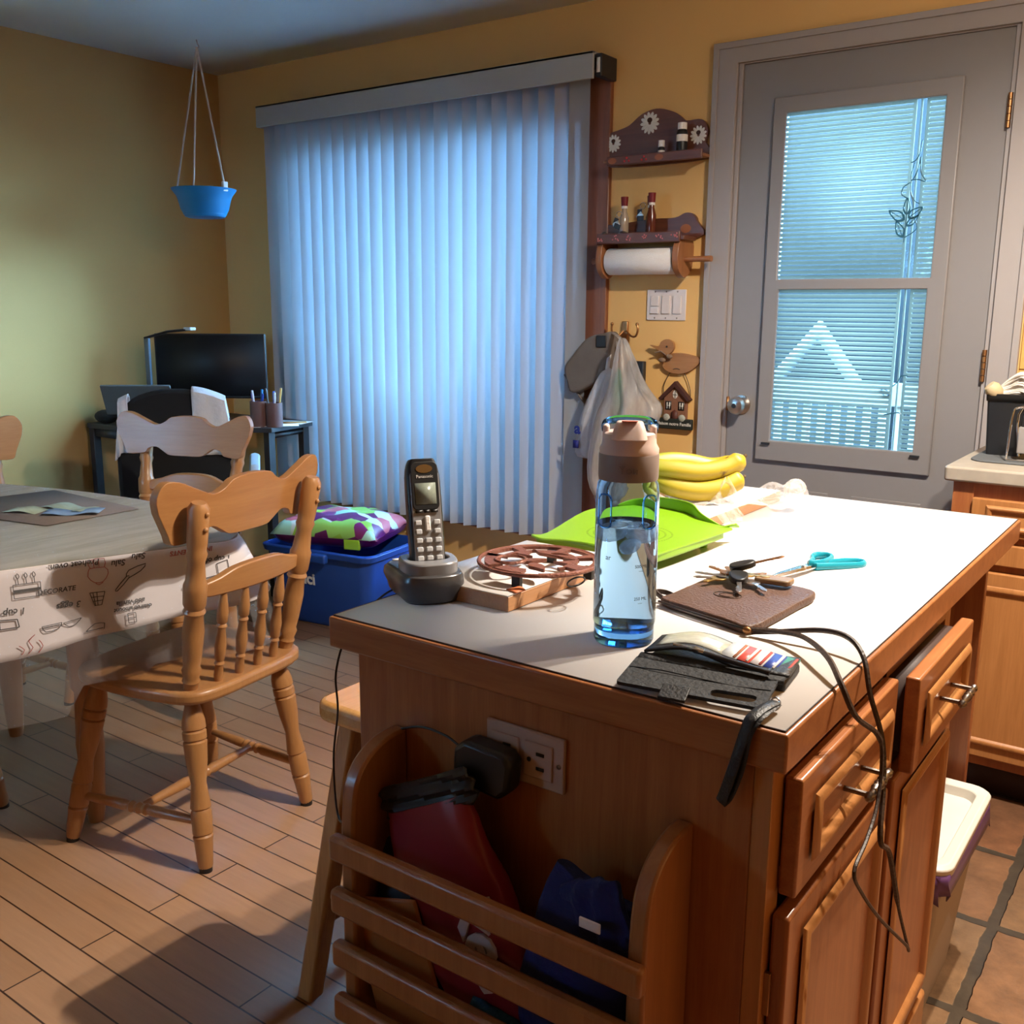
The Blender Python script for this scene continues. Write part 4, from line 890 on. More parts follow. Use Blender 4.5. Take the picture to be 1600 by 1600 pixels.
def drawer(par, x, y0, y1, z0, z1, dep):
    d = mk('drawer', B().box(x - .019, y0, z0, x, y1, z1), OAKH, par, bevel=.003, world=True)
    mk('moulding', mould(Fx(x), y0 + .035, y1 - .035, z0 + .028, z1 - .028, 0), OAKL, d, world=True)
    mk('drawer_box', B().box(x - .019 - dep, y0 + .02, z0 + .02, x - .019, y1 - .02, z1 - .012), DARKW, d, world=True)
    mk('handle', pull(Fx(x), (y0 + y1) / 2, (z0 + z1) / 2, 0), PEWTER, d, world=True)
    return d
drawer(isl, -.304, .928, 1.280, .718, .852, .015)
drawer(isl, -.281, 1.294, 1.612, .718, .852, .04)
for y0, y1 in ((.915, 1.276), (1.30, 1.632)):
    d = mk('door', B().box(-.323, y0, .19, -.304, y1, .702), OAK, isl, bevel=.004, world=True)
    mk('moulding', mould(Fx(-.304), y0 + .04, y1 - .03, .225, .672, 0), OAKL, d, world=True)
    mk('hinge', B().box(-.342, y0 - .006, .585, -.318, y0, .635), BRASS, d, bevel=.001, world=True)
# worktop
wt = thing('worktop', 'white laminate island worktop with an oak edge', 'worktop', (-.626, 1.52, IT))
mk('laminate', B().box(-.938, .895, IT - .004, -.314, 2.146, IT), LAM, wt, world=True)
mk('oak_edge', B().holed([(-.943, .889), (-.309, .889), (-.309, 2.151), (-.943, 2.151)], [[(-.926, .906), (-.326, .906), (-.326, 2.134), (-.926, 2.134)]], IT - .044, IT - .0015, lambda u, v, d: (u, v, d)), OAKX, wt, bevel=.003, world=True)
mk('core', B().box(-.926, .906, IT - .044, -.326, 2.134, IT - .0045), OAKX, wt, world=True)
mk('seam', B().holed([(-.9385, .8942), (-.3135, .8942), (-.3135, 2.1465), (-.9385, 2.1465)], [[(-.9375, .8955), (-.3145, .8955), (-.3145, 2.1455), (-.9375, 2.1455)]], IT - .002, IT + .0004), SEAM, wt, world=True)
# outlet and adapter
t = thing('wall_outlet', 'almond double outlet plate on the island end', 'outlet', (-.625, .9, .80))
ALM = pbr('almond_plastic', (.40, .27, .21), .45)
mk('plate', B().box(-.681, .894, .767, -.569, .9, .835), ALM, t, bevel=.002, world=True)
for x in (-.652, -.604):
    fc = mk('socket', B().box(x - .02, .8915, .779, x + .02, .894, .823), ALM, t, bevel=.002, world=True)
    mk('slots', B().box(x - .002, .8905, .808, x + .009, .8916, .812).box(x - .002, .8905, .790, x + .009, .8916, .794).cyl((x - .012, .8916, .801), (x - .012, .8905, .801), .003, seg=8), BLACKP, fc, world=True)
mk('screw', B().cyl((-.576, .894, .801), (-.576, .893, .801), .003, seg=8), PEWTER, t, world=True)
t = thing('power_adapter', 'black plug-in power adapter in the left socket of the outlet', 'adapter', (-.665, .87, .787))
mk('body', B().prism([(-.708, .765), (-.695, .758), (-.640, .752), (-.626, .765), (-.622, .80), (-.632, .812), (-.690, .815), (-.706, .802)],   .860, .8905, XZ), BLACKP, t, bevel=.006, world=True)
mk('cable', B().tube(smooth([(-.706, .875, .797), (-.74, .885, .800), (-.79, .892, .795), (-.84, .893, .77), (-.88, .893, .72), (-.93, .90, .62), (-.975, .925, .60), (-.985, .93, .68), (-.968, .925, .76), (-.964, .92, .82), (-.960, .94, .87), (-.952, .985, .905), (-.948, 1.02, .9185), (-.93, 1.035, .918)], 6), .0016, 6), BLACKP, t, world=True)

# magazine rack on island end
rk = thing('magazine_rack', 'slatted oak magazine rack fixed to the island end', 'rack', (-.61, .85, .5))
spf = [(.899, .002), (.899, .785)] + sm2([(.880, .785), (.852, .781), (.822, .765), (.803, .735), (.797, .68)], 4, False) + [(.796, .60), (.796, .002)]
for x0, x1 in ((-.836, -.814), (-.428, -.407)):
    mk('side_panel', B().prism(spf, x0, x1, YZ), RACKW, rk, bevel=.004, world=True)
for z0, z1 in ((.645, .678), (.572, .605), (.498, .531), (.42, .455), (.35, .38)):
    mk('slat', B().box(-.840, .778, z0, -.402, .795, z1), RACKW, rk, bevel=.005, world=True)
mk('bottom', B().box(-.814, .80, .30, -.428, .899, .315), OAK, rk, world=True)
RB = pbr('red_bag', (.20, .012, .02), .35, var=.2, scale=12)
def Mr(o, rx, ry, rz): return Matrix.Translation(o) @ Euler((rx, ry, rz)).to_matrix().to_4x4()
def puff(w, d, h, M, f=.5, n=12):
    def fn(u, v):
        a = 2 * pi * u; x = cos(a); y = sin(a)
        k = (1 - abs(2 * v - 1) ** 3) * .75 + .25
        e = .5
        sx = math.copysign(abs(x) ** e, x); sy = math.copysign(abs(y) ** .8, y)
        return M @ Vector((sx * w * (.85 + .15 * k), sy * d * k + .004 * sin(v * 17 + x * 4), (v - .5) * h))
    b = B(); R = [[fn(i / 28, j / n) for i in range(28)] for j in range(n + 1)]
    return b.rings(R)
t = thing('snack_bag', 'red printed bag with white lettering leaning in the magazine rack', 'bag', (-.66, .845, .56))
Mb = Mr((-.66, .842, .58), 0, radians(-27), 0)
mk('packet', puff(.078, .026, .33, Mb), RB, t, world=True)
mk('top_edge', puff(.082, .010, .045, Mr((-.735, .846, .736), 0, radians(-27) , 0)), BLACKP, t, world=True)
text('lettering', 'ket', .085, Mb @ frame3((.040, -.0285, .0), (0, 0, -1), (1, 0, 0)), pbr('bag_white', (.55, .45, .45), .5), t, .002, bold=.003)
NAVY = pbr('navy_cloth', (.012, .022, .095), .9, var=.3, scale=30, bump=.4, bscale=80)
t = thing('folded_backpack', 'dark blue folded cloth bag with a white tag in the magazine rack', 'bag', (-.50, .845, .6))
mk('cloth', puff(.066, .036, .28, Mr((-.520, .850, .565), 0, radians(12), 0)), NAVY, t, world=True)
mk('flap', puff(.040, .012, .09, Mr((-.482, .832, .682), radians(10), radians(62), 0)), NAVY, t, world=True)
mk('tag', B().box(-.488, .8005, .683, -.462, .803, .695), PAPER, t, bevel=.002, world=True)
t = tag(mk('envelope', B().box(-.06, -.003, -.10, .06, .003, .10, Mr((-.755, .815, .50), 0, radians(-18), 0)), pbr('orange_envelope', (.38, .12, .03), .5), bevel=.003), 'orange brown envelope at the left low in the magazine rack', 'envelope')
t = tag(mk('cloth_bundle', puff(.10, .022, .13, Mr((-.60, .812, .42), 0, radians(-75), 0)), pbr('teal_cloth', (.01, .07, .13), .8, var=.3, scale=20, bump=.4)), 'teal blue cloth folded low in the magazine rack', 'cloth')
t = tag(mk('dark_bag', puff(.055, .035, .25, Mr((-.755, .86, .53), 0, radians(-8), 0)), pbr('bag_black', (.012, .010, .012), .5, var=.3)), 'black bag at the left end inside the magazine rack', 'bag')

# stool
st = thing('bar_stool', 'wooden bar stool tucked beside the island', 'stool', (-1.09, 1.275, 0), 0)
mk('seat', B().prism(rrect(-.165, -.14, .165, .14, .035), .60, .638), STOOLS, st, bevel=.012, seg=3)
for sx in (-1, 1):
    for sy in (-1, 1):
        mk('leg', B().box(-.019, -.019, 0, .019, .019, 1, Matrix(((1, 0, -sx * .115, sx * .225), (0, 1, -sy * .025, sy * .115), (0, 0, .60, 0), (0, 0, 0, 1)))), STOOLW, st, bevel=.006)
for sx in (-1, 1):
    mk('rung', B().cyl((sx * .192, -.106, .17), (sx * .192, .106, .17), .011), STOOLW, st)
    mk('rung', B().cyl((-.178, sx * .104, .24), (.178, sx * .104, .24), .011), STOOLW, st)

# ------------------------------------------------------------------ things on the worktop
# cordless phone
th = atan2(-.57, .82)
cr = thing('phone_cradle', 'grey charging cradle of the cordless phone on the worktop corner', 'phone cradle', (-.902, 1.042, IT), th)
lo = sm2([(-.058, -.045), (0, -.047), (.045, -.043), (.062, -.02), (.062, .02), (.045, .043), (0, .047), (-.058, .045)], 4)
sc2 = lambda k, s=0: [(a * k + s, b * k) for a, b in lo]
mk('body', B().rings([[(a, b, z) for a, b in sc2(k, s)] for k, s, z in ((.86, 0, .002), (.9, 0, .012), (1.0, 0, .026), (.98, 0, .036), (.90, .004, .042))]), GREYP, cr, bevel=.002)
up2 = sm2([(-.012, -.036), (.03, -.038), (.05, -.024), (.053, 0), (.05, .024), (.03, .038), (-.012, .036), (-.02, 0)], 4)
mk('cup', B().holed(up2, [sm2([(-.004, -.024), (.022, -.026), (.03, 0), (.022, .026), (-.004, .024), (-.008, 0)], 4)], .038, .058), LGREYP, cr, bevel=.003)
mk('base_foot', B().prism(sc2(.8), 0, .006), BLACKP, cr)
mk('logo', B().box(-.052, -.038, .0425, -.043, -.026, .0432), PAPER, cr)
hs = thing('cordless_phone', 'black and silver cordless phone handset standing in its cradle', 'phone', (-.902, 1.042, IT + .04), th)
Mh = Matrix.Translation((.014, 0, -.008)) @ Matrix.Rotation(radians(-14), 4, 'Y')
def hsl(z):
    w = .0235 + .0015 * sin(z / .165 * pi); k = 1 if z < .14 else sqrt(max(0, 1 - ((z - .14) / .027) ** 2)) * .45 + .55
    d = .013 * (1 if z < .15 else .8)
    return [Mh @ Vector((y * d / .013 * 1.0, x * k * w / .0235, z)) for x, y in rrect(-.0235, -.013, .0235, .013, .007, 4)]
mk('shell', B().rings([hsl(z) for z in (0, .004, .03, .06, .09, .12, .14, .15, .157, .162, .165)]), BLACKP, hs, bevel=.001)
mk('belt_clip', B().box(-.021, -.014, .075, -.0135, .014, .135, Mh), BLACKP, hs, bevel=.003)
mk('front_panel', B().prism(rrect(-.021, .004, .021, .148, .008), .013, .0148, lambda u, v, d: tuple(Mh @ Vector((d, u, v)))), LGREYP, hs, bevel=.001)
dp = mk('display_bezel', B().prism(rrect(-.0195, .092, .0195, .160, .008), .0138, .0162, lambda u, v, d: tuple(Mh @ Vector((d, u, v)))), SCREEN, hs, bevel=.001)
mk('display', B().box(.0162, -.015, .100, .0166, .015, .130, Mh), pbr('lcd', (.20, .23, .19), .2, var=.2, scale=300), dp)
mk('earpiece', B().prism(ell(0, .150, .012, .006, 16), .0160, .0168, lambda u, v, d: tuple(Mh @ Vector((d, u, v)))), CHROME, dp)
text('brand_lettering', 'Panasonic', .0062, Mh @ frame3((.0166, 0, .139), (0, 1, 0), (0, 0, 1)), PAPER, dp, .0002, world=False)
mk('soft_keys', B().box(.0155, -.016, .088, .0168, -.006, .092, Mh).box(.0155, -.004, .088, .0168, .004, .092, Mh).box(.0155, .006, .088, .0168, .016, .092, Mh), BLACKP, hs)
KEYM = pbr('key_grey', (.55, .56, .58), .35)
mk('navigator_key', B().box(.0145, -.004, .062, .0185, .004, .084, Mh), PAPER, hs, bevel=.002)
for r in range(6):
    for c in range(3):
        if r > 3 and c == 1: continue
        y = -.0135 + .0135 * c; z = .012 + .0125 * r
        mk('key', B().box(.0145, y - .0045, z - .0035, .0178, y + .0045, z + .0035, Mh), KEYM, hs, bevel=.0012)

# boards
BE = wood('board_edge_wood', (.34, .15, .06), (.50, .25, .11), 1, 40, .5)
def board(lb, x0, y0, x1, y1):
    t = thing('cutting_board', lb, 'board', ((x0 + x1) / 2, (y0 + y1) / 2, IT), 0, 'laminate boards on the worktop')
    mk('edge', B().box(x0, y0, IT + .0005, x1, y1, IT + .0215), BE, t, bevel=.001, world=True)
    mk('laminate_top', B().box(x0 + .0005, y0 + .0005, IT + .0215, x1 - .0005, y1 - .0005, IT + .0235), LAM, t, world=True)
board('white topped wooden board under the round iron trivet', -.925, 1.042, -.757, 1.325)
board('white topped wooden board under the bananas', -.925, 1.47, -.760, 2.035)
BT = IT + .0235
# trivet
tc_ = (-.787, 1.158); R_ = .087
tv = thing('iron_trivet', 'round copper coloured openwork iron trivet on the near board', 'trivet', (tc_[0], tc_[1], BT))
holes = []
def arc(r0, r1, a0, a1, n=8): return [(r1 * cos(a0 + (a1 - a0) * k / n), r1 * sin(a0 + (a1 - a0) * k / n)) for k in range(n + 1)] + [(r0 * cos(a1 - (a1 - a0) * k / n), r0 * sin(a1 - (a1 - a0) * k / n)) for k in range(n + 1)]
for a0, a1 in ((.1, .75), (.95, 1.5), (1.7, 2.5), (2.7, 3.3), (3.5, 4.2), (4.4, 5.0), (5.2, 6.05)): holes.append(arc(.057, .079, a0, a1))
for x, y, a, l, w in ((.03, .02, .6, .023, .011), (-.005, -.006, .9, .02, .008), (.020, -.033, -.5, .02, .010), (-.026, .028, 2.2, .022, .010), (.008, .043, .1, .015, .007), (.046, -.010, 1.4, .013, .006), (-.046, .000, 1.5, .012, .006)):
    holes.append([(x + u * cos(a) - v * sin(a), y + u * sin(a) + v * cos(a)) for u, v in sm2([(-l, 0), (-l * .3, w), (l * .5, w * .7), (l, 0), (l * .3, -w * .5), (-l * .4, -w)], 3)])
mk('plate', B().holed(ell(0, 0, R_, R_, 64), holes, .018, .023), TERRA, tv, bevel=.001)
mk('scrollwork', B().tube([(.022 * cos(a) - .03, .022 * sin(a) - .028, .0235) for a in [2 * pi * k / 20 for k in range(20)]], .0025, 6, True), TERRA, tv)
mk('rim', B().tube([(R_ * cos(a), R_ * sin(a), .021) for a in [2 * pi * k / 64 for k in range(64)]], .0032, 8, True), TERRA, tv)
IRON = pbr('dark_iron', (.03, .028, .027), .5, .5)
for a in (.3, 1.9, 3.4, 4.9): mk('foot', B().box(R_ * .86 * cos(a) - .007, R_ * .86 * sin(a) - .004, 0, R_ * .86 * cos(a) + .007, R_ * .86 * sin(a) + .004, .019), IRON, tv, bevel=.001)
tr_ = mk('hanging_ring', B().tube([(.098 * cos(-.42) + .012 * cos(a), .098 * sin(-.42) + .012 * sin(a), .013 + .010 * sin(a + 2.2)) for a in [2 * pi * k / 20 for k in range(20)]], .0012, 6, True), IRON, tv)
o = tag(mk('leather_tag', B().grid(lambda u, v: (-.775 + .020 * u + .004 * v, 1.062 + .018 * v - .006 * u, BT + .0012 + .003 * sin(u * 3) * v), 6, 6), pbr('orange_leather', (.55, .16, .06), .6), solid=.0016), 'small orange leather tag on the corner of the near board', 'tag')

# green strainer board
gs = thing('strainer_board', 'lime green plastic cutting board with strainer holes on the worktop', 'strainer board', (-.80, 1.45, IT))
GM, _nt, _o = _mat('lime_plastic_holes')
_tc = N(_nt, 'ShaderNodeTexCoord'); _s = N(_nt, 'ShaderNodeVectorMath', operation='SUBTRACT'); _s.inputs[1].default_value = (.0, .0, 0)
L(_nt, _tc.outputs['Object'], _s.inputs[0])
_sp = N(_nt, 'ShaderNodeSeparateXYZ'); L(_nt, _s.outputs[0], _sp.inputs[0])
def _M(op, a, b=None):
    n = N(_nt, 'ShaderNodeMath', operation=op)
    for i, v in enumerate((a, b)):
        if v is None: continue
        if isinstance(v, (int, float)): n.inputs[i].default_value = v
        else: L(_nt, v, n.inputs[i])
    return n.outputs[0]
_r = _M('SQRT', _M('ADD', _M('MULTIPLY', _sp.outputs[0], _sp.outputs[0]), _M('MULTIPLY', _sp.outputs[1], _sp.outputs[1])))
_a = _M('ARCTAN2', _sp.outputs[1], _sp.outputs[0])
_q = _M('DIVIDE', _r, .011); _rr = _M('MULTIPLY', _M('ABSOLUTE', _M('SUBTRACT', _M('FRACT', _q), .5)), 2.0)
_da = _M('MULTIPLY', _M('ABSOLUTE', _M('SUBTRACT', _M('FRACT', _M('MULTIPLY', _a, 11.1)), .5)), 2.0)
_h = _M('MULTIPLY', _M('MULTIPLY', _M('LESS_THAN', _rr, .30), _M('LESS_THAN', _da, .45)), _M('LESS_THAN', _r, .075))
_mx = N(_nt, 'ShaderNodeMix', data_type='RGBA'); _mx.inputs[6].default_value = (.22, .43, .012, 1); _mx.inputs[7].default_value = (.05, .14, .005, 1); L(_nt, _h, _mx.inputs[0])
_p = N(_nt, 'ShaderNodeBsdfPrincipled', Roughness=.35); L(_nt, _mx.outputs[2], _p.inputs['Base Color']); L(_nt, _p.outputs[0], _o.inputs[0])
go = sm2([(-.930, 1.345), (-.915, 1.37), (-.96, 1.56), (-.945, 1.63), (-.90, 1.685), (-.80, 1.665), (-.755, 1.625), (-.685, 1.60), (-.678, 1.57), (-.690, 1.40), (-.70, 1.325), (-.735, 1.315), (-.80, 1.345), (-.86, 1.345), (-.90, 1.33)], 4)
go = [(a + .80, b - 1.45) for a, b in go]
plate = mk('board', B().prism(go, .026, .030), GM, gs, bevel=.0015)
def wallf(P, h0, h1, th):
    return B().grid(lambda u, v: (P[round(u * (len(P) - 1))].x, P[round(u * (len(P) - 1))].y, h0(u) + (h1(u) - h0(u)) * v), len(P), 5)
Pb = smooth([(-.145, .20, 0), (-.10, .232, 0), (0, .215, 0), (.05, .175, 0), (.11, .15, 0)], 6)
mk('raised_wall', wallf(Pb, lambda u: .028, lambda u: .030 + .022 * sin(pi * min(1, u * 1.1)) , .003), GREEN, gs, solid=.003)
Pf = smooth([(-.115, -.11, 0), (-.06, -.10, 0), (0, -.105, 0), (.06, -.13, 0), (.10, -.12, 0)], 6)
mk('front_skirt', wallf(Pf, lambda u: .005 + .012 * (1 - sin(pi * u)), lambda u: .028, .003), GREEN, gs, solid=.003)
Pr = smooth([(.10, -.12, 0), (.108, -.05, 0), (.114, .05, 0), (.116, .12, 0)], 6)
mk('side_skirt', wallf(Pr, lambda u: .016, lambda u: .028, .003), GREEN, gs, solid=.003)
mk('corner_lip', B().grid(lambda u, v: (.10 + .025 * v, .135 + .015 * u + .02 * v, .028 + .008 * (1 - u) * v), 5, 5), GREEN, gs, solid=.003)
for x, y in ((-.09, -.07), (.08, -.08), (.09, .10), (-.09, .14)): mk('foot', B().cyl((x, y, .0 if x > 0 else .0), (x, y, .027), .007, .009, 12), GREEN, gs)

# bananas
ban = thing('banana_bunch', 'bunch of yellow bananas with brown spots on the far board', 'bananas', (-.86, 1.86, BT))
BM, _nt, _o = _mat('banana_skin')
_tc = N(_nt, 'ShaderNodeTexCoord'); _n = N(_nt, 'ShaderNodeTexNoise', Scale=26, Detail=3); L(_nt, _tc.outputs['Object'], _n.inputs['Vector'])
_c = N(_nt, 'ShaderNodeValToRGB'); _c.color_ramp.elements[0].position = .30; _c.color_ramp.elements[0].color = (.10, .045, .01, 1); _c.color_ramp.elements[1].position = .37; _c.color_ramp.elements[1].color = (.44, .32, .02, 1)
L(_nt, _n.outputs['Fac'], _c.inputs[0])
_gr = N(_nt, 'ShaderNodeSeparateXYZ'); L(_nt, _tc.outputs['Object'], _gr.inputs[0])
_mr = N(_nt, 'ShaderNodeMapRange'); _mr.inputs[1].default_value = -.07; _mr.inputs[2].default_value = -.01; _mr.inputs[3].default_value = 1; _mr.inputs[4].default_value = 0; L(_nt, _gr.outputs[0], _mr.inputs[0])
_mx = N(_nt, 'ShaderNodeMix', data_type='RGBA'); _mx.inputs[7].default_value = (.26, .30, .022, 1); L(_nt, _mr.outputs[0], _mx.inputs[0]); L(_nt, _c.outputs[0], _mx.inputs[6])
_p = N(_nt, 'ShaderNodeBsdfPrincipled', Roughness=.45); L(_nt, _mx.outputs[2], _p.inputs['Base Color']); L(_nt, _p.outputs[0], _o.inputs[0])
def banana(pts, r, par):
    P = smooth(pts, 5); n = len(P); rr = []
    for i in range(n):
        t = i / (n - 1)
        q = min(1, (t / .16)) ** .7 * min(1, ((1 - t) / .12)) ** .6
        rr.append(max(.0045 if t > .5 else .006, r * q))
    R = []
    for i, p in enumerate(P):
        tg = (P[min(i + 1, n - 1)] - P[max(i - 1, 0)]).normalized(); u = tg.cross(Vector((0, 0, 1))).normalized(); w = u.cross(tg)
        R.append([p + (u * cos(2 * pi * k / 20) + w * sin(2 * pi * k / 20)) * rr[i] * (1 + .05 * cos(5 * 2 * pi * k / 20)) for k in range(20)])
    m = mk('banana', B().rings(R), BM, par)
    d = (P[-1] - P[-2]).normalized()
    mk('tip', B().cyl(P[-1] - d * .002, P[-1] + d * .006, .0052, .003, 8), pbr('banana_tip', (.08, .05, .02), .8, var=0), m)
    return m
# local axes: bunch runs from stem (left, -) to tips (right, +) roughly across the view
ex = Vector((.80, .58, 0)).normalized(); ey = Vector((-.58, .80, 0)).normalized()
# base points relative to bunch origin
def bp_(a, b, z): v = ex * a + ey * b; return (v.x, v.y, z)
banana([bp_(-.105, .0, .05), bp_(-.085, .0, .046), bp_(-.05, -.012, .032), bp_(.0, -.02, .024), bp_(.045, -.018, .03), bp_(.075, -.01, .043), bp_(.09, -.006, .05)], .0195, ban)
banana([bp_(-.105, .004, .056), bp_(-.085, .006, .055), bp_(-.05, .02, .034), bp_(.0, .03, .026), bp_(.04, .028, .034), bp_(.07, .02, .046)], .019, ban)
banana([bp_(-.105, .0, .062), bp_(-.085, -.002, .066), bp_(-.05, -.008, .064), bp_(.0, -.012, .060), bp_(.045, -.008, .066), bp_(.075, -.002, .078), bp_(.092, .0, .090)], .0195, ban)
banana([bp_(-.105, .006, .066), bp_(-.085, .01, .074), bp_(-.05, .018, .078), bp_(-.01, .024, .074), bp_(.03, .026, .066), bp_(.06, .022, .070), bp_(.085, .012, .082)], .018, ban)
mk('crown', B().ball(bp_(-.112, .004, .058), (.012, .012, .016), 12), pbr('banana_crown', (.25, .24, .04), .7), ban)
ban.location = (-.845, 1.80, BT + .003)
pb = thing('produce_bag', 'crumpled clear plastic produce bag under the bananas', 'bag', (-.80, 1.86, BT))
def crumple(u, v):
    x = (u - .5) * .30; y = (v - .5) * .20
    e = max(abs(u - .5), abs(v - .5)) * 2
    z = .004 + .016 * max(0, e - .55) * (1 + sin(u * 23 + v * 7) + .7 * sin(v * 31 - u * 11)) + .012 * max(0, u - .8) * 5 * abs(sin(v * 6))
    p = ex * x + ey * y
    return (p.x, p.y, max(.002, z))
mk('film', B().grid(crumple, 40, 30), FILM, pb, ang=80)
mk('peak', B().grid(lambda u, v: ((ex * (-.02 + .06 * (u - .5) * (1.1 - v)) + ey * (-.055 - .012 * sin(u * 9) * (1 - v))).x, (ex * (-.02 + .06 * (u - .5) * (1.1 - v)) + ey * (-.055 - .012 * sin(u * 9) * (1 - v))).y, .004 + .05 * v + .006 * sin(u * 8)), 12, 10), FILM, pb, ang=80)
mk('tail', B().ball(tuple(ex * .135 + ey * (.01) + Vector((0, 0, .022))), (.022, .03, .022), 14), FILM, pb, ang=80)
mk('overhang', B().grid(lambda u, v: (.042 + .02 * v + .004 * sin(u * 11), -.16 + .10 * u, -.0 + .005 - .020 * v + .003 * sin(u * 7)), 14, 6), FILM, pb, ang=80)

# bottle
bt = thing('water_bottle', 'clear blue water bottle with beige flip lid standing on the worktop', 'bottle', (-.579, 1.042, IT), radians(29))
def sqr(r, z, k): # rounded square section, k 0 round..1 square
    R = []
    for i in range(48):
        a = 2 * pi * i / 48; c, s = cos(a), sin(a); q = (abs(c) ** 4 + abs(s) ** 4) ** -.25
        rr = r * ((1 - k) + k * q); R.append((rr * c, rr * s, z))
    return R
ks = .18
outer = [(.022, .0), (.0355, .0), (.0372, .004), (.0372, .022), (.0385, .026), (.0385, .160), (.0385, .172), (.0380, .188), (.0365, .198), (.034, .203), (.033, .206)]
inner = [(.031, .206), (.0315, .203), (.0345, .197), (.0362, .187), (.0367, .172), (.0367, .160), (.0367, .03), (.034, .024), (.015, .022)]
mk('body', B().rings([sqr(r, z, ks) for r, z in outer + inner]), BOTG, bt, ang=50)
mk('water', B().rings([sqr(r, z, ks) for r, z in ((.012, .0215), (.0345, .0235), (.03695, .0300), (.03695, .148), (.0367, .1485), (.02, .1485))]), WATER, bt, ang=50)
ICE = thinfilm('ice', (.72, .82, .98), .45, .15, .3, 60)
for x, y, z, r in ((-.014, -.004, .137, .019), (.013, .004, .134, .018), (.004, -.012, .122, .013)):
    mk('ice_cube', B().ball((x, y, z), (r, r * .8, r * .62), 14, Euler((x * 30, y * 40, z * 5)).to_matrix()), ICE, bt)
mk('base', B().rings([sqr(r, z, ks) for r, z in ((.02, .0008), (.0352, .0008), (.0368, .005), (.0366, .018), (.02, .0205))]), BOTB, bt, ang=50)
COLM = pbr('taupe_collar', (.24, .185, .165), .5, var=.04); LIDM = pbr('beige_lid', (.62, .47, .42), .45, var=.02)
co = mk('collar', B().lathe([(.0325, .2025), (.0355, .2030), (.0362, .206), (.0362, .233), (.0355, .2345), (.03, .2345)], seg=48), COLM, bt)
cm = Matrix.Rotation(radians(0), 4, 'Z')
text('embossed_logo', 'You', .014, frame3((-.0, -.0366, .218), (1, 0, 0), (0, 0, 1)), pbr('taupe_emboss', (.19, .145, .13), .5), co, .0006, world=False)
mk('lid', B().lathe([(.001, .2345), (.0355, .2345), (.0358, .240), (.0325, .246), (.0315, .258), (.029, .260), (.001, .2605)], seg=40), LIDM, bt)
sp_ = [(.017, .0), (.015, .012), (.0125, .020), (.0115, .0215)]
mk('spout', B().rings([[(x * (r / .017) * 1.22, -.015 + y * (r / .017) - .01 * (1 - z / .0215), .2525 + z) for x, y in rrect(-.0175, -.013, .0175, .013, .009, 5)] for r, z in sp_]), LIDM, bt, bevel=.0015)
mk('spout_opening', B().prism(ell(0, -.025, .0095, .0042, 20), .2742, .2752), pbr('pink_inside', (.55, .16, .12), .5), bt)
for sx in (-1, 1):
    mk('lid_ear', B().box(sx * .024, -.008, .250, sx * .032, .012, .268), LIDM, bt, bevel=.003)
mk('carry_loop', B().tube(smooth([(-.0305, .004, .262), (-.031, .012, .267), (-.023, .028, .270), (0, .034, .271), (.023, .028, .270), (.031, .012, .267), (.0305, .004, .262)], 5), .004, 8, flat=(.003, .0055)), BOTB, bt)
mk('hinge_dial', B().cyl((.013, .010, .2605), (.013, .010, .268), .009, seg=20), pbr('navy_part', (.03, .06, .10), .3), bt)
PRN = pbr('print_dark', (.02, .04, .07), .6, var=0)
for z, s in ((.150, '700 ML'), (.100, '500 ML'), (.06, '250 ML')):
    M = Matrix.Rotation(radians(28), 4, 'Z') @ frame3((.0, -.0394, z), (1, 0, 0), (0, 0, 1))
    text('measure_mark', s + '\n—', .0055, M, PRN, bt, .0001, world=False)
M = Matrix.Rotation(radians(-32), 4, 'Z') @ frame3((.0, -.0394, .112), (1, 0, 0), (0, 0, 1))
text('measure_mark', 'ar', .009, M, PRN, bt, .0001, world=False)
for s in (-1, 1):
    a0 = s * 42
    Mg = Matrix.Rotation(radians(a0), 4, 'Z')
    P = [Mg @ Vector((u, -.0392, v)) for u, v in rrect(-.010, .148, .010, .188, .007, 4)]
    mk('grip_recess', B().tube(P, .0012, 6, True), BOTB, bt)

# leather pouch and strap
po = thing('leather_pouch', 'flat brown leather zip pouch with a long strap on the worktop', 'pouch', (-.53, 1.26, IT))
pcor = [(-.607, 1.195), (-.457, 1.150), (-.443, 1.330), (-.470, 1.365), (-.595, 1.350)]
pr = sm2([(-.606, 1.193), (-.56, 1.178), (-.50, 1.160), (-.458, 1.148), (-.449, 1.20), (-.444, 1.29), (-.441, 1.335), (-.452, 1.360), (-.50, 1.368), (-.56, 1.362), (-.596, 1.345), (-.602, 1.28), (-.605, 1.22)], 3)
mk('body', B().rings([[(a, b, IT + z) for a, b in [((x + .525) * k - .525, (y - 1.265) * k + 1.265) for x, y in pr]] for k, z in ((.97, .0005), (1, .004), (1, .009), (.985, .0125), (.90, .0135), (.5, .0140))]), LEATH, po, world=True, bevel=.001)
mk('zipper', B().tube(smooth([(-.607, 1.189, IT + .008), (-.56, 1.173, IT + .008), (-.50, 1.156, IT + .008), (-.458, 1.145, IT + .008)], 3), .0022, 6), PEWTER, po, world=True)
mk('zip_pull', B().ball((-.459, 1.143, IT + .008), (.006, .004, .005), 10).tube([(-.459, 1.143, IT + .008), (-.452, 1.146, IT + .007)], .002, 6), BRASS, po, world=True)
mk('emblem', B().tube([(-.535 + .020 * cos(a), 1.255 + .014 * sin(a), IT + .0146) for a in [2 * pi * k / 24 for k in range(24)]], .0006, 5, True).tube([(-.535 + .012 * cos(a), 1.255 + .009 * sin(a), IT + .0146) for a in [2 * pi * k / 20 for k in range(20)]], .0006, 5, True), LEATHD, po, world=True)
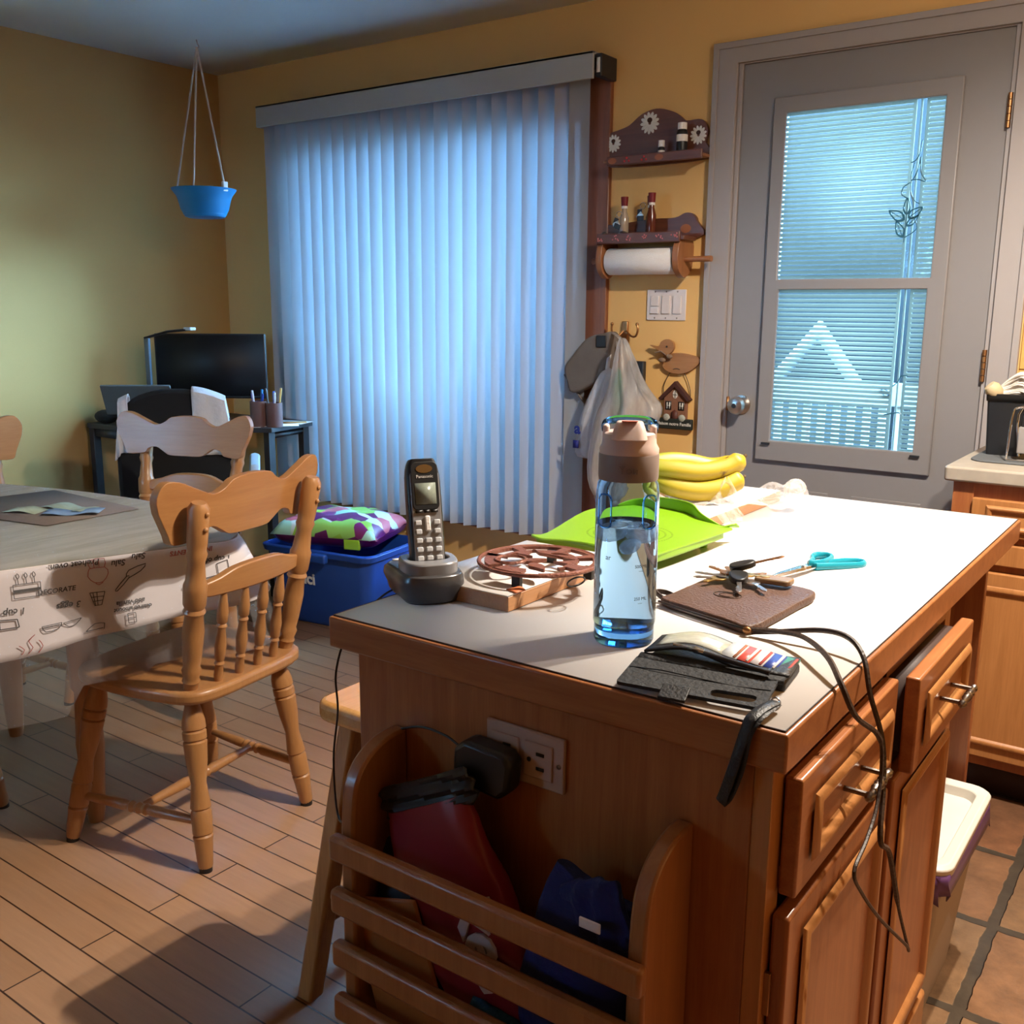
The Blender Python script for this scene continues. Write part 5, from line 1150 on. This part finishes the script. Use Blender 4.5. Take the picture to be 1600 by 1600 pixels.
mk('side_tab', B().tube(smooth([(-.602, 1.205, IT + .005), (-.625, 1.215, IT + .012), (-.62, 1.235, IT + .008), (-.603, 1.235, IT + .004)], 4), .003, 6, flat=(.002, .004)), LEATHD, po, world=True)
S1 = smooth([(-.454, 1.147, IT + .006), (-.42, 1.152, IT + .012), (-.37, 1.158, IT + .022), (-.335, 1.150, IT + .022), (-.310, 1.13, IT + .008), (-.296, 1.118, IT - .03), (-.280, 1.125, .830), (-.272, 1.115, .775), (-.264, 1.09, .725), (-.262, 1.13, .690), (-.260, 1.19, .590), (-.258, 1.255, .498), (-.258, 1.262, .488), (-.256, 1.235, .512), (-.260, 1.11, .614), (-.262, 1.02, .696), (-.262, .985, .738), (-.264, 1.03, .752), (-.266, 1.07, .775), (-.271, 1.095, .815), (-.276, 1.09, .850), (-.290, 1.045, IT - .03), (-.305, 1.035, IT + .006), (-.335, 1.075, IT + .020), (-.38, 1.125, IT + .020), (-.42, 1.145, IT + .014), (-.454, 1.147, IT + .009)], 6)
mk('strap', B().tube(S1, [(.0034 if (k < 60 or k > 118) else .0022) for k in range(len(S1))], 6), LEATHD, po, world=True)

# keys
kz = IT + .0165
ky = thing('key_bunch', 'bunch of keys with a black car key lying on the leather pouch', 'keys', (-.555, 1.325, kz))
mk('key_ring', B().tube([(.013 * cos(a), .013 * sin(a), .008 + .003 * sin(a)) for a in [2 * pi * k / 22 for k in range(22)]], .0012, 6, True), STEEL, ky)
def key(a, l, mat, z, tilt=0, hm=None, off=(0, 0)):
    M = Matrix.Translation((off[0], off[1], z)) @ Matrix.Rotation(a, 4, 'Z') @ Matrix.Rotation(-tilt, 4, 'Y')
    b = B().prism([(u, v) for u, v in ell(.016, 0, .012, .011, 16)], -.0011, .0011, lambda u, v, d: tuple(M @ Vector((u, v, d))))
    b.prism([(.026, -.004), (.026, .004), (.026 + l, .004), (.03 + l, 0), (.026 + l, -.003), (.02 + l, -.0045), (.016 + l, -.002), (.012 + l, -.0045), (.008 + l, -.002)], -.001, .001, lambda u, v, d: tuple(M @ Vector((u, v, d))))
    k = mk('key', b, mat, ky, bevel=.0003)
    if hm: mk('key_head', B().prism(sm2([(.002, -.011), (.022, -.013), (.036, -.006), (.036, .006), (.022, .013), (.002, .011)], 3), -.0045, .0045, lambda u, v, d: tuple(M @ Vector((u, v, d)))), hm, k, bevel=.002)
GOLD = pbr('brass_key', (.50, .32, .10), .35, .9)
key(-1.15, .045, STEEL, .013, -.12, BLACKP, (.006, -.002))
key(-.75, .03, STEEL, .004, 0, None, (.02, .0)); key(-1.9, .018, GOLD, .004, 0, None, (-.012, -.002))
key(3.3, .03, STEEL, .005, 0, None); key(2.7, .028, BRASS, .008, 0, None)
key(.25, .02, GOLD, .010, 0, None); key(.55, .05, BRASS, .016, .25, BLACKP, (-.010, .004))
key(2.2, .026, BRASS, .006, 0, None); key(-2.6, .03, STEEL, .004, 0, None); key(.9, .022, BRASS, .007, 0, None)
mk('key_fob', B().prism(rrect(.018, -.012, .075, .016, .008), -.003, .005, lambda u, v, d: (u * .9 + .012, v + .008 + u * .1, d + .005)), wood('fob_wood', (.12, .07, .03), (.3, .18, .08), 0, 60, .5), ky, bevel=.002)

# scissors
sc = thing('scissors', 'scissors with teal handles and steel blades on the worktop', 'scissors', (-.508, 1.50, IT), 0)
ax = Vector((.50, .87, 0)).normalized()
tip = Vector((-.526, 1.385, IT + .012)); piv = Vector((-.510, 1.487, IT + .008))
Ms = frame3(piv, (piv - tip).normalized(), Vector((-(piv - tip).normalized().y, (piv - tip).normalized().x, 0)))
for s in (-1, 1):
    mk('blade', B().prism([(-.105, 0), (-.06, s * .007), (0, s * .009), (.03, s * .008), (.035, -s * .004), (0, -s * .003), (-.06, -s * .001)], .0012 * s - .001, .0012 * s + .001, lambda u, v, d: tuple(Ms @ Vector((u, v, d)))), CHROME, sc, world=True)
mk('pivot_screw', B().cyl(Ms @ Vector((0, 0, -.004)), Ms @ Vector((0, 0, .005)), .004, seg=12), STEEL, sc, world=True)
H1 = [Ms @ Vector((u, v, .002)) for u, v in sm2([(.028, .004), (.05, .012), (.075, .026), (.095, .030), (.108, .020), (.102, .006), (.08, -.002), (.05, -.004)], 4)]
H2 = [Ms @ Vector((u, v, -.001)) for u, v in sm2([(.028, -.004), (.045, -.016), (.075, -.034), (.10, -.046), (.118, -.042), (.120, -.028), (.10, -.014), (.06, -.004)], 4)]
mk('handle', B().tube(H1, .005, 10, True, flat=(.0045, .006)), TEAL, sc, world=True)
mk('handle', B().tube(H2, .005, 10, True, flat=(.0045, .006)), TEAL, sc, world=True)

# wallet case (open, folded as a low tent)
wl = thing('wallet', 'open black leather phone wallet holding cards at the worktop front', 'wallet', (-.42, .96, IT))
ux = Vector((.952, .155, 0)).normalized(); uy = Vector((-ux.y, ux.x, 0))
Wo = Vector((-.503, .890, IT))
def W(a, b, z): p = Wo + ux * a + uy * b; return (p.x, p.y, IT + z)
def slab(P, th, F=W): # P: outline (a,b,z)
    b = B(); A_ = [b.bm.verts.new(F(*p)) for p in P]; C_ = [b.bm.verts.new(F(p[0], p[1], p[2] + th)) for p in P]; n = len(P)
    b.bm.faces.new(list(reversed(A_))); b.bm.faces.new(C_)
    for i in range(n): b.bm.faces.new((A_[i], A_[(i + 1) % n], C_[(i + 1) % n], C_[i]))
    return b
def flap_z(b): return .002 + .016 * sin(pi * min(1, b / .085)) if b < .085 else .003
# lower flap with camera window
lw = B()
pl = lambda u, v, d: W(u, v, d + .005 + .10 * max(0, v) + .002 * sin(u * 40) )
lw.holed(rrect(0, 0, .160, .072, .006), [rrect(.100, .010, .148, .026, .007)], 0, .004, pl)
mk('lower_flap', lw, BLKS, wl, world=True, bevel=.001)
mk('seam_line', B().tube([pl(.002, .040, .0042), pl(.04, .040, .0042), pl(.08, .040, .0042), pl(.12, .040, .0042), pl(.158, .040, .0042)], .0007, 6), BLACKP, wl, world=True)
mk('closing_tab', slab([(.052, -.014, .004), (.082, -.014, .004), (.082, .006, .012), (.052, .006, .012)], .003), BLKL, wl, world=True, bevel=.001)
pu = lambda u, v, d: W(u + .006, v + .076, d + .012 + .004 * sin(pi * min(1, u / .1)) * (1 if u < .1 else 0) + .05 * max(0, .03 - v))
mk('upper_flap', B().grid(lambda u, v: pu(.163 * u, .066 * v, (.0045 + .009 * math.exp(-((u - .3) / .25) ** 2))), 20, 8), BLKL, wl, solid=.003, world=True)
mk('upper_base', slab([(.006, .074, 0), (.166, .074, 0), (.169, .142, 0), (.010, .142, 0)], .012), BLKL, wl, world=True, bevel=.003)
mk('spine', B().grid(lambda u, v: W(.002 + .164 * u, .064 + .02 * v, .0135 + .003 * sin(pi * v) + .004 * math.exp(-((u - .3) / .25) ** 2) * v), 14, 5), BLKS, wl, solid=.003, world=True)
mk('id_window', B().grid(lambda u, v: pu(.008 + .078 * u, .018 + .044 * v, .0065 + .009 * math.exp(-((.05 + .48 * u - .3) / .25) ** 2)), 10, 4), pbr('id_card', (.42, .42, .36), .25, var=.25, scale=120), wl, solid=.0008, world=True)
cards = [((.55, .57, .60), 'pale grey card, leftmost in the wallet'), ((.62, .08, .06), 'red and white card in the open wallet'), ((.60, .55, .56), 'white card with pink edge in the wallet'), ((.03, .06, .30), 'dark blue card in the open wallet'), ((.05, .22, .13), 'green striped card, rightmost in the wallet')]
for k, (c, lb) in enumerate(cards):
    a0 = .088 + .0145 * k; z = .0245 - .0018 * k
    m = pbr('card_print', c, .35, var=.25, scale=140)
    t = thing('card', lb, 'card', W(a0 + .01, .10, z), 0, 'cards in the wallet')
    mk('plastic', slab([(a0, .094, z), (a0 + .020, .090, z - .002), (a0 + .024, .136, z - .001), (a0 + .006, .139, z + .001)], .001), m, t, world=True)
    mk('stripe', slab([(a0 + .0155, .0925, z - .0004), (a0 + .0182, .0920, z - .0008), (a0 + .0222, .1355, z + .0001), (a0 + .0195, .136, z + .0004)], .0012), (LEAFP, PAPER, INKR, PAPER, INKR)[k], t, world=True)
t = thing('pen', 'slim silver and black pen tucked in the wallet fold', 'pen', W(.045, .078, .03))
mk('barrel', B().turn(W(.045, .083, .031), W(.15, .068, .022), [(0, .0016), (.3, .003), (1, .003)], 10), pbr('pen_dark', (.05, .045, .045), .3, .5), t, world=True)
mk('clip', B().turn(W(.038, .084, .0315), W(.075, .0785, .0295), [(0, .002), (.6, .0022), (.7, .004), (1, .003)], 10), CHROME, t, world=True)
mk('strap_ring', B().tube([(-.341 + .005 * cos(a), .936 + .002 * sin(a), IT + .008 + .006 * sin(a)) for a in [2 * pi * k / 14 for k in range(14)]], .0012, 6, True), STEEL, wl, world=True)
mk('wrist_strap', B().tube(smooth([(-.341, .936, IT + .010), (-.343, .915, IT + .012), (-.346, .900, IT + .010), (-.349, .888, IT + .004), (-.353, .883, IT - .015), (-.360, .882, IT - .045), (-.368, .882, IT - .075), (-.372, .882, IT - .088)], 5), .004, 8, flat=(.0065, .0018)).tube(smooth([(-.338, .936, IT + .008), (-.338, .91, IT + .009), (-.341, .893, IT + .005), (-.346, .883, IT - .01), (-.352, .8845, IT - .045), (-.362, .8845, IT - .078), (-.370, .8835, IT - .090)], 5), .003, 8, flat=(.004, .0015)), BLKL, wl, world=True)

# ------------------------------------------------------------------ trash bin
tb = thing('trash_bin', 'slim beige trash bin in the gap at the far end of the island', 'bin', (-.47, 1.87, 0))
BINM = pbr('bin_beige', (.42, .36, .31), .6, var=.06, scale=80); RIMM = pbr('bin_rim', (.66, .62, .55), .5)
def br(x0, x1, y0, y1, z, r=.02): return [(a, b, z) for a, b in rrect(x0, y0, x1, y1, r)]
mk('body', B().rings([br(-.60, -.338, 1.735, 2.035, 0), br(-.61, -.305, 1.705, 2.055, .33)]), BINM, tb, world=True)
mk('rim', B().rings([br(-.615, -.292, 1.69, 2.065, .355, .035), br(-.617, -.290, 1.688, 2.067, .372, .035), br(-.61, -.298, 1.698, 2.06, .378, .03), br(-.592, -.315, 1.718, 2.04, .374, .025), br(-.585, -.322, 1.725, 2.033, .345, .025)]), RIMM, tb, world=True, bevel=.002)
mk('liner_edge', B().grid(lambda u, v: (lambda p, z: (p[0] + .006 * sin(u * 70) * v - .004 * v * (-1 if p[0] > -.45 else 1), p[1], z))(([(a, b) for a, b in rrect(-.616, 1.69, -.293, 2.066, .03)] * 2)[round(u * 23.0)], .362 - (.045 + .012 * sin(u * 40)) * v), 24, 4, True), pbr('purple_liner', (.12, .05, .15), .3), tb, world=True, solid=.002, ang=70)

# ------------------------------------------------------------------ right counter
FYc = 2.80
bc = thing('base_cabinet', 'oak base cabinet with drawers right of the door', 'cabinet', (.0, 3.1, 0))
mk('carcass', B().box(-.570, FYc, .10, .9, WY - .02, .875), OAK, bc, bevel=.002, world=True)
mk('toe_kick', B().box(-.55, FYc + .06, 0, .9, WY - .02, .10), DARKW, bc, world=True)
mk('filler_strip', B().box(-.572, FYc - .006, .10, -.52, FYc, .875), OAK, bc, bevel=.002, world=True)
Fy = lambda u, v, d: (u, FYc - .019 - d, v)
for x0, x1 in ((-.520, -.05), (-.03, .44)):
    d = mk('drawer', B().box(x0, FYc - .019, .742, x1, FYc, .838), OAKL, bc, bevel=.003, world=True)
    mk('moulding', mould(Fy, x0 + .035, x1 - .035, .757, .823, 0, .016), OAKL, d, world=True)
    mk('handle', pull(Fy, (x0 + x1) / 2, .79, 0), PEWTER, d, world=True)
    d = mk('drawer', B().box(x0, FYc - .019, .665, x1, FYc, .722), OAKL, bc, bevel=.003, world=True)
    d = mk('door', B().box(x0, FYc - .019, .13, x1, FYc, .645), OAKL, bc, bevel=.004, world=True)
    mk('moulding', mould(Fy, x0 + .035, x1 - .035, .165, .61, 0), OAKL, d, world=True)
ct = tag(mk('countertop', B().prism(rrect(-.595, FYc - .025, .95, WY - .009, .012), .877, .916), pbr('stone_laminate', (.38, .33, .27), .4, var=.22, scale=26), bevel=.006, seg=3), 'mottled beige stone-look countertop right of the door', 'countertop')
mt = tag(mk('dish_mat', B().prism(rrect(-.565, 2.90, -.25, 3.33, .05), .916, .921), pbr('mat_grey', (.10, .105, .11), .85, var=.1, scale=90), bevel=.002), 'dark grey drying mat on the countertop', 'mat')
uh = thing('utensil_holder', 'black square utensil holder on the counter mat', 'holder', (-.505, 3.08, .921))
mk('body', B().rings([[(a, b, 0) for a, b in rrect(-.042, -.042, .042, .042, .008)], [(a, b, .165) for a, b in rrect(-.05, -.05, .05, .05, .008)], [(a, b, .165) for a, b in rrect(-.046, -.046, .046, .046, .007)], [(a, b, .008) for a, b in rrect(-.038, -.038, .038, .038, .007)]]), BLACKP, uh)
mk('rim', B().rings([[(a, b, .15) for a, b in rrect(-.051, -.051, .051, .051, .008)], [(a, b, .17) for a, b in rrect(-.053, -.053, .053, .053, .008)], [(a, b, .17) for a, b in rrect(-.045, -.045, .045, .045, .007)]], cap=False), BLACKP, uh, solid=.002)
bs = thing('basting_mop', 'wooden handled string basting mop in the black utensil holder', 'mop', (-.505, 3.08, 1.08))
mk('wooden_head', B().turn((-.022, -.03, .004), (-.05, -.045, .035), [(0, .012), (.2, .020), (.7, .022), (.95, .016), (1, .006)], 14), pbr('pale_wood', (.50, .38, .22), .6), bs)
STR = pbr('mop_strings', (.62, .56, .50), .9)
sb = B()
for k in range(34):
    a = random.uniform(-.6, .9); h = random.uniform(.5, 1)
    q_ = random.random(); sb.tube(smooth([(-.022, -.03 + .02 * q_, .010 + .022 * q_), (-.002, -.035 + .03 * h, .008 + .045 * q_), (.03, -.03 + .05 * (h - .5), .012 + .06 * q_), (.07, -.02 + .05 * sin(a * 2), .0 + .05 * q_)], 4), .003, 5)
mk('strings', sb, STR, bs)
og = thing('sink_caddy', 'stainless steel sink caddy with wire frame on the counter mat', 'caddy', (-.40, 2.97, .921))
mk('tray', B().box(-.055, -.02, .02, .09, .05, .092), pbr('brushed_steel', (.45, .42, .40), .4, .6), og, bevel=.003)
mk('wire_frame', B().tube(smooth([(-.075, -.035, .003), (-.07, -.035, .12), (-.055, -.03, .145), (.02, -.03, .148), (.09, -.03, .148)], 5), .003, 8).tube([(-.075, -.035, .003), (.0, -.038, .003), (.09, -.038, .003)], .003, 8).tube(smooth([(-.06, .055, .003), (-.06, .055, .14), (.09, .055, .146)], 5), .003, 8), CHROME, og)
mk('dark_lining', B().box(-.05, -.015, .092, .085, .045, .128), BLACKP, og, bevel=.002)
mk('badge', B().box(-.012, -.0215, .062, .012, -.0195, .078), PEWTER, og)

# ------------------------------------------------------------------ outside
mk('ground', B().box(-150, -150, -.5, 150, 200, -.42), pbr('paved_yard', (.10, .105, .11), .9, var=.2, scale=5), kind='structure')
hs_ = thing('neighbour_house', 'dark blue grey house seen through the frosted door glass', 'house', (-3.0, 11, -.42))
mk('wall', B().box(-5.6, 10.6, -.42, -1.6, 12, 3.7), pbr('house_siding', (.003, .005, .006), .8, var=.1), hs_, world=True)
mk('gable_trim', B().prism([(-4.12, .40), (-3.45, 1.20), (-2.88, .45), (-2.96, .40), (-3.45, 1.02), (-3.98, .40)], 10.0, 10.12, XZ), pbr('gable_white', (.3, .3, .3), .6), hs_, world=True)
mk('porch', B().box(-4.0, 10.14, -.42, -2.95, 10.6, .42), pbr('porch_blue', (.012, .016, .018), .7), hs_, world=True)
fn_ = thing('deck_railing', 'pale deck railing with pickets outside the door', 'railing', (-1.9, 5.2, 0))
FW = pbr('fence_white', (.22, .22, .22), .6)
mk('top_rail', B().box(-3.4, 5.17, .84, -.3, 5.23, .955), FW, fn_, bevel=.005, world=True)
mk('bottom_rail', B().box(-3.4, 5.18, .1, -.3, 5.22, .16), FW, fn_, bevel=.005, world=True)
for k in range(40):
    x = -3.4 + k * .078
    mk('picket', B().box(x, 5.185, .16, x + .034, 5.215, .84), FW, fn_, world=True)
mk('deck_skirt', B().box(-3.4, 5.3, -.42, -.3, 5.36, .5), pbr('skirt', (.25, .3, .36), .8), fn_, world=True)
tr = thing('garden_tree', 'green leafy tree seen through the gap beside the blinds', 'tree', (-3.75, 6.0, -.42))
mk('trunk', B().turn((0, 0, 0), (.1, 0, 2.2), [(0, .12), (1, .06)], 10), pbr('bark', (.08, .05, .03), .9), tr)
lf = B()
for k in range(900):
    a = random.uniform(0, 2 * pi); r_ = .85 * random.random() ** .5; z = random.uniform(.5, 3.0)
    c = Vector((r_ * cos(a), r_ * sin(a) * .8, z)); M = Matrix.Translation(c) @ Euler((random.uniform(0, 3), random.uniform(0, 3), random.uniform(0, 6))).to_matrix().to_4x4()
    s = random.uniform(.05, .09)
    lf.quad([M @ Vector(p) for p in ((-s, 0, 0), (0, -s * .45, .01), (s, 0, 0), (0, s * .45, .01))])
mk('foliage', lf, pbr('leaf_green', (.10, .14, .03), .6, var=.5, scale=3), tr)

# ------------------------------------------------------------------ light
wd = bpy.data.worlds.new('sky'); SC.world = wd; wd.use_nodes = True
bg = wd.node_tree.nodes['Background']; bg.inputs[0].default_value = (.31, .63, 1.0, 1); bg.inputs[1].default_value = 50
def lamp(name, kind, loc, power, col, **kw):
    l = bpy.data.lights.new(name, kind); l.energy = power; l.color = col
    for k, v in kw.items(): setattr(l, k, v)
    o = bpy.data.objects.new(name, l); COL.objects.link(o); o.location = loc
    return o
WARM = (1, .89, .75)
lamp('ceiling_bulb', 'POINT', (-.10, 1.97, 2.36), 20, WARM, shadow_soft_size=.02)
lamp('ceiling_spot', 'SPOT', (-.10, 1.97, 2.36), 176, WARM, shadow_soft_size=.02, spot_size=radians(165), spot_blend=.6)
lamp('ceiling_spot', 'SPOT', (.06, 1.92, 2.36), 124, WARM, shadow_soft_size=.02, spot_size=radians(165), spot_blend=.6)

# ------------------------------------------------------------------ camera
cam = bpy.data.cameras.new('camera'); co_ = bpy.data.objects.new('camera', cam); COL.objects.link(co_)
cam.sensor_width = 36; cam.sensor_fit = 'HORIZONTAL'; cam.lens = 36 * 1553.88 / 1600; cam.clip_start = .02
Rm = Matrix.Rotation(radians(35.806), 4, 'Z') @ Matrix.Rotation(radians(78.332), 4, 'X') @ Matrix.Rotation(radians(.3737), 4, 'Z')
co_.matrix_world = Matrix.Translation((0, 0, 1.32)) @ Rm
SC.camera = co_
SC.view_settings.view_transform = 'Standard'; SC.view_settings.look = 'None'; SC.view_settings.gamma = 1; SC.view_settings.exposure = 0
SC.view_settings.use_curve_mapping = False
SC.cycles.max_bounces = 12; SC.cycles.transparent_max_bounces = 24; SC.cycles.transmission_bounces = 12
SC.cycles.sample_clamp_indirect = 20.0
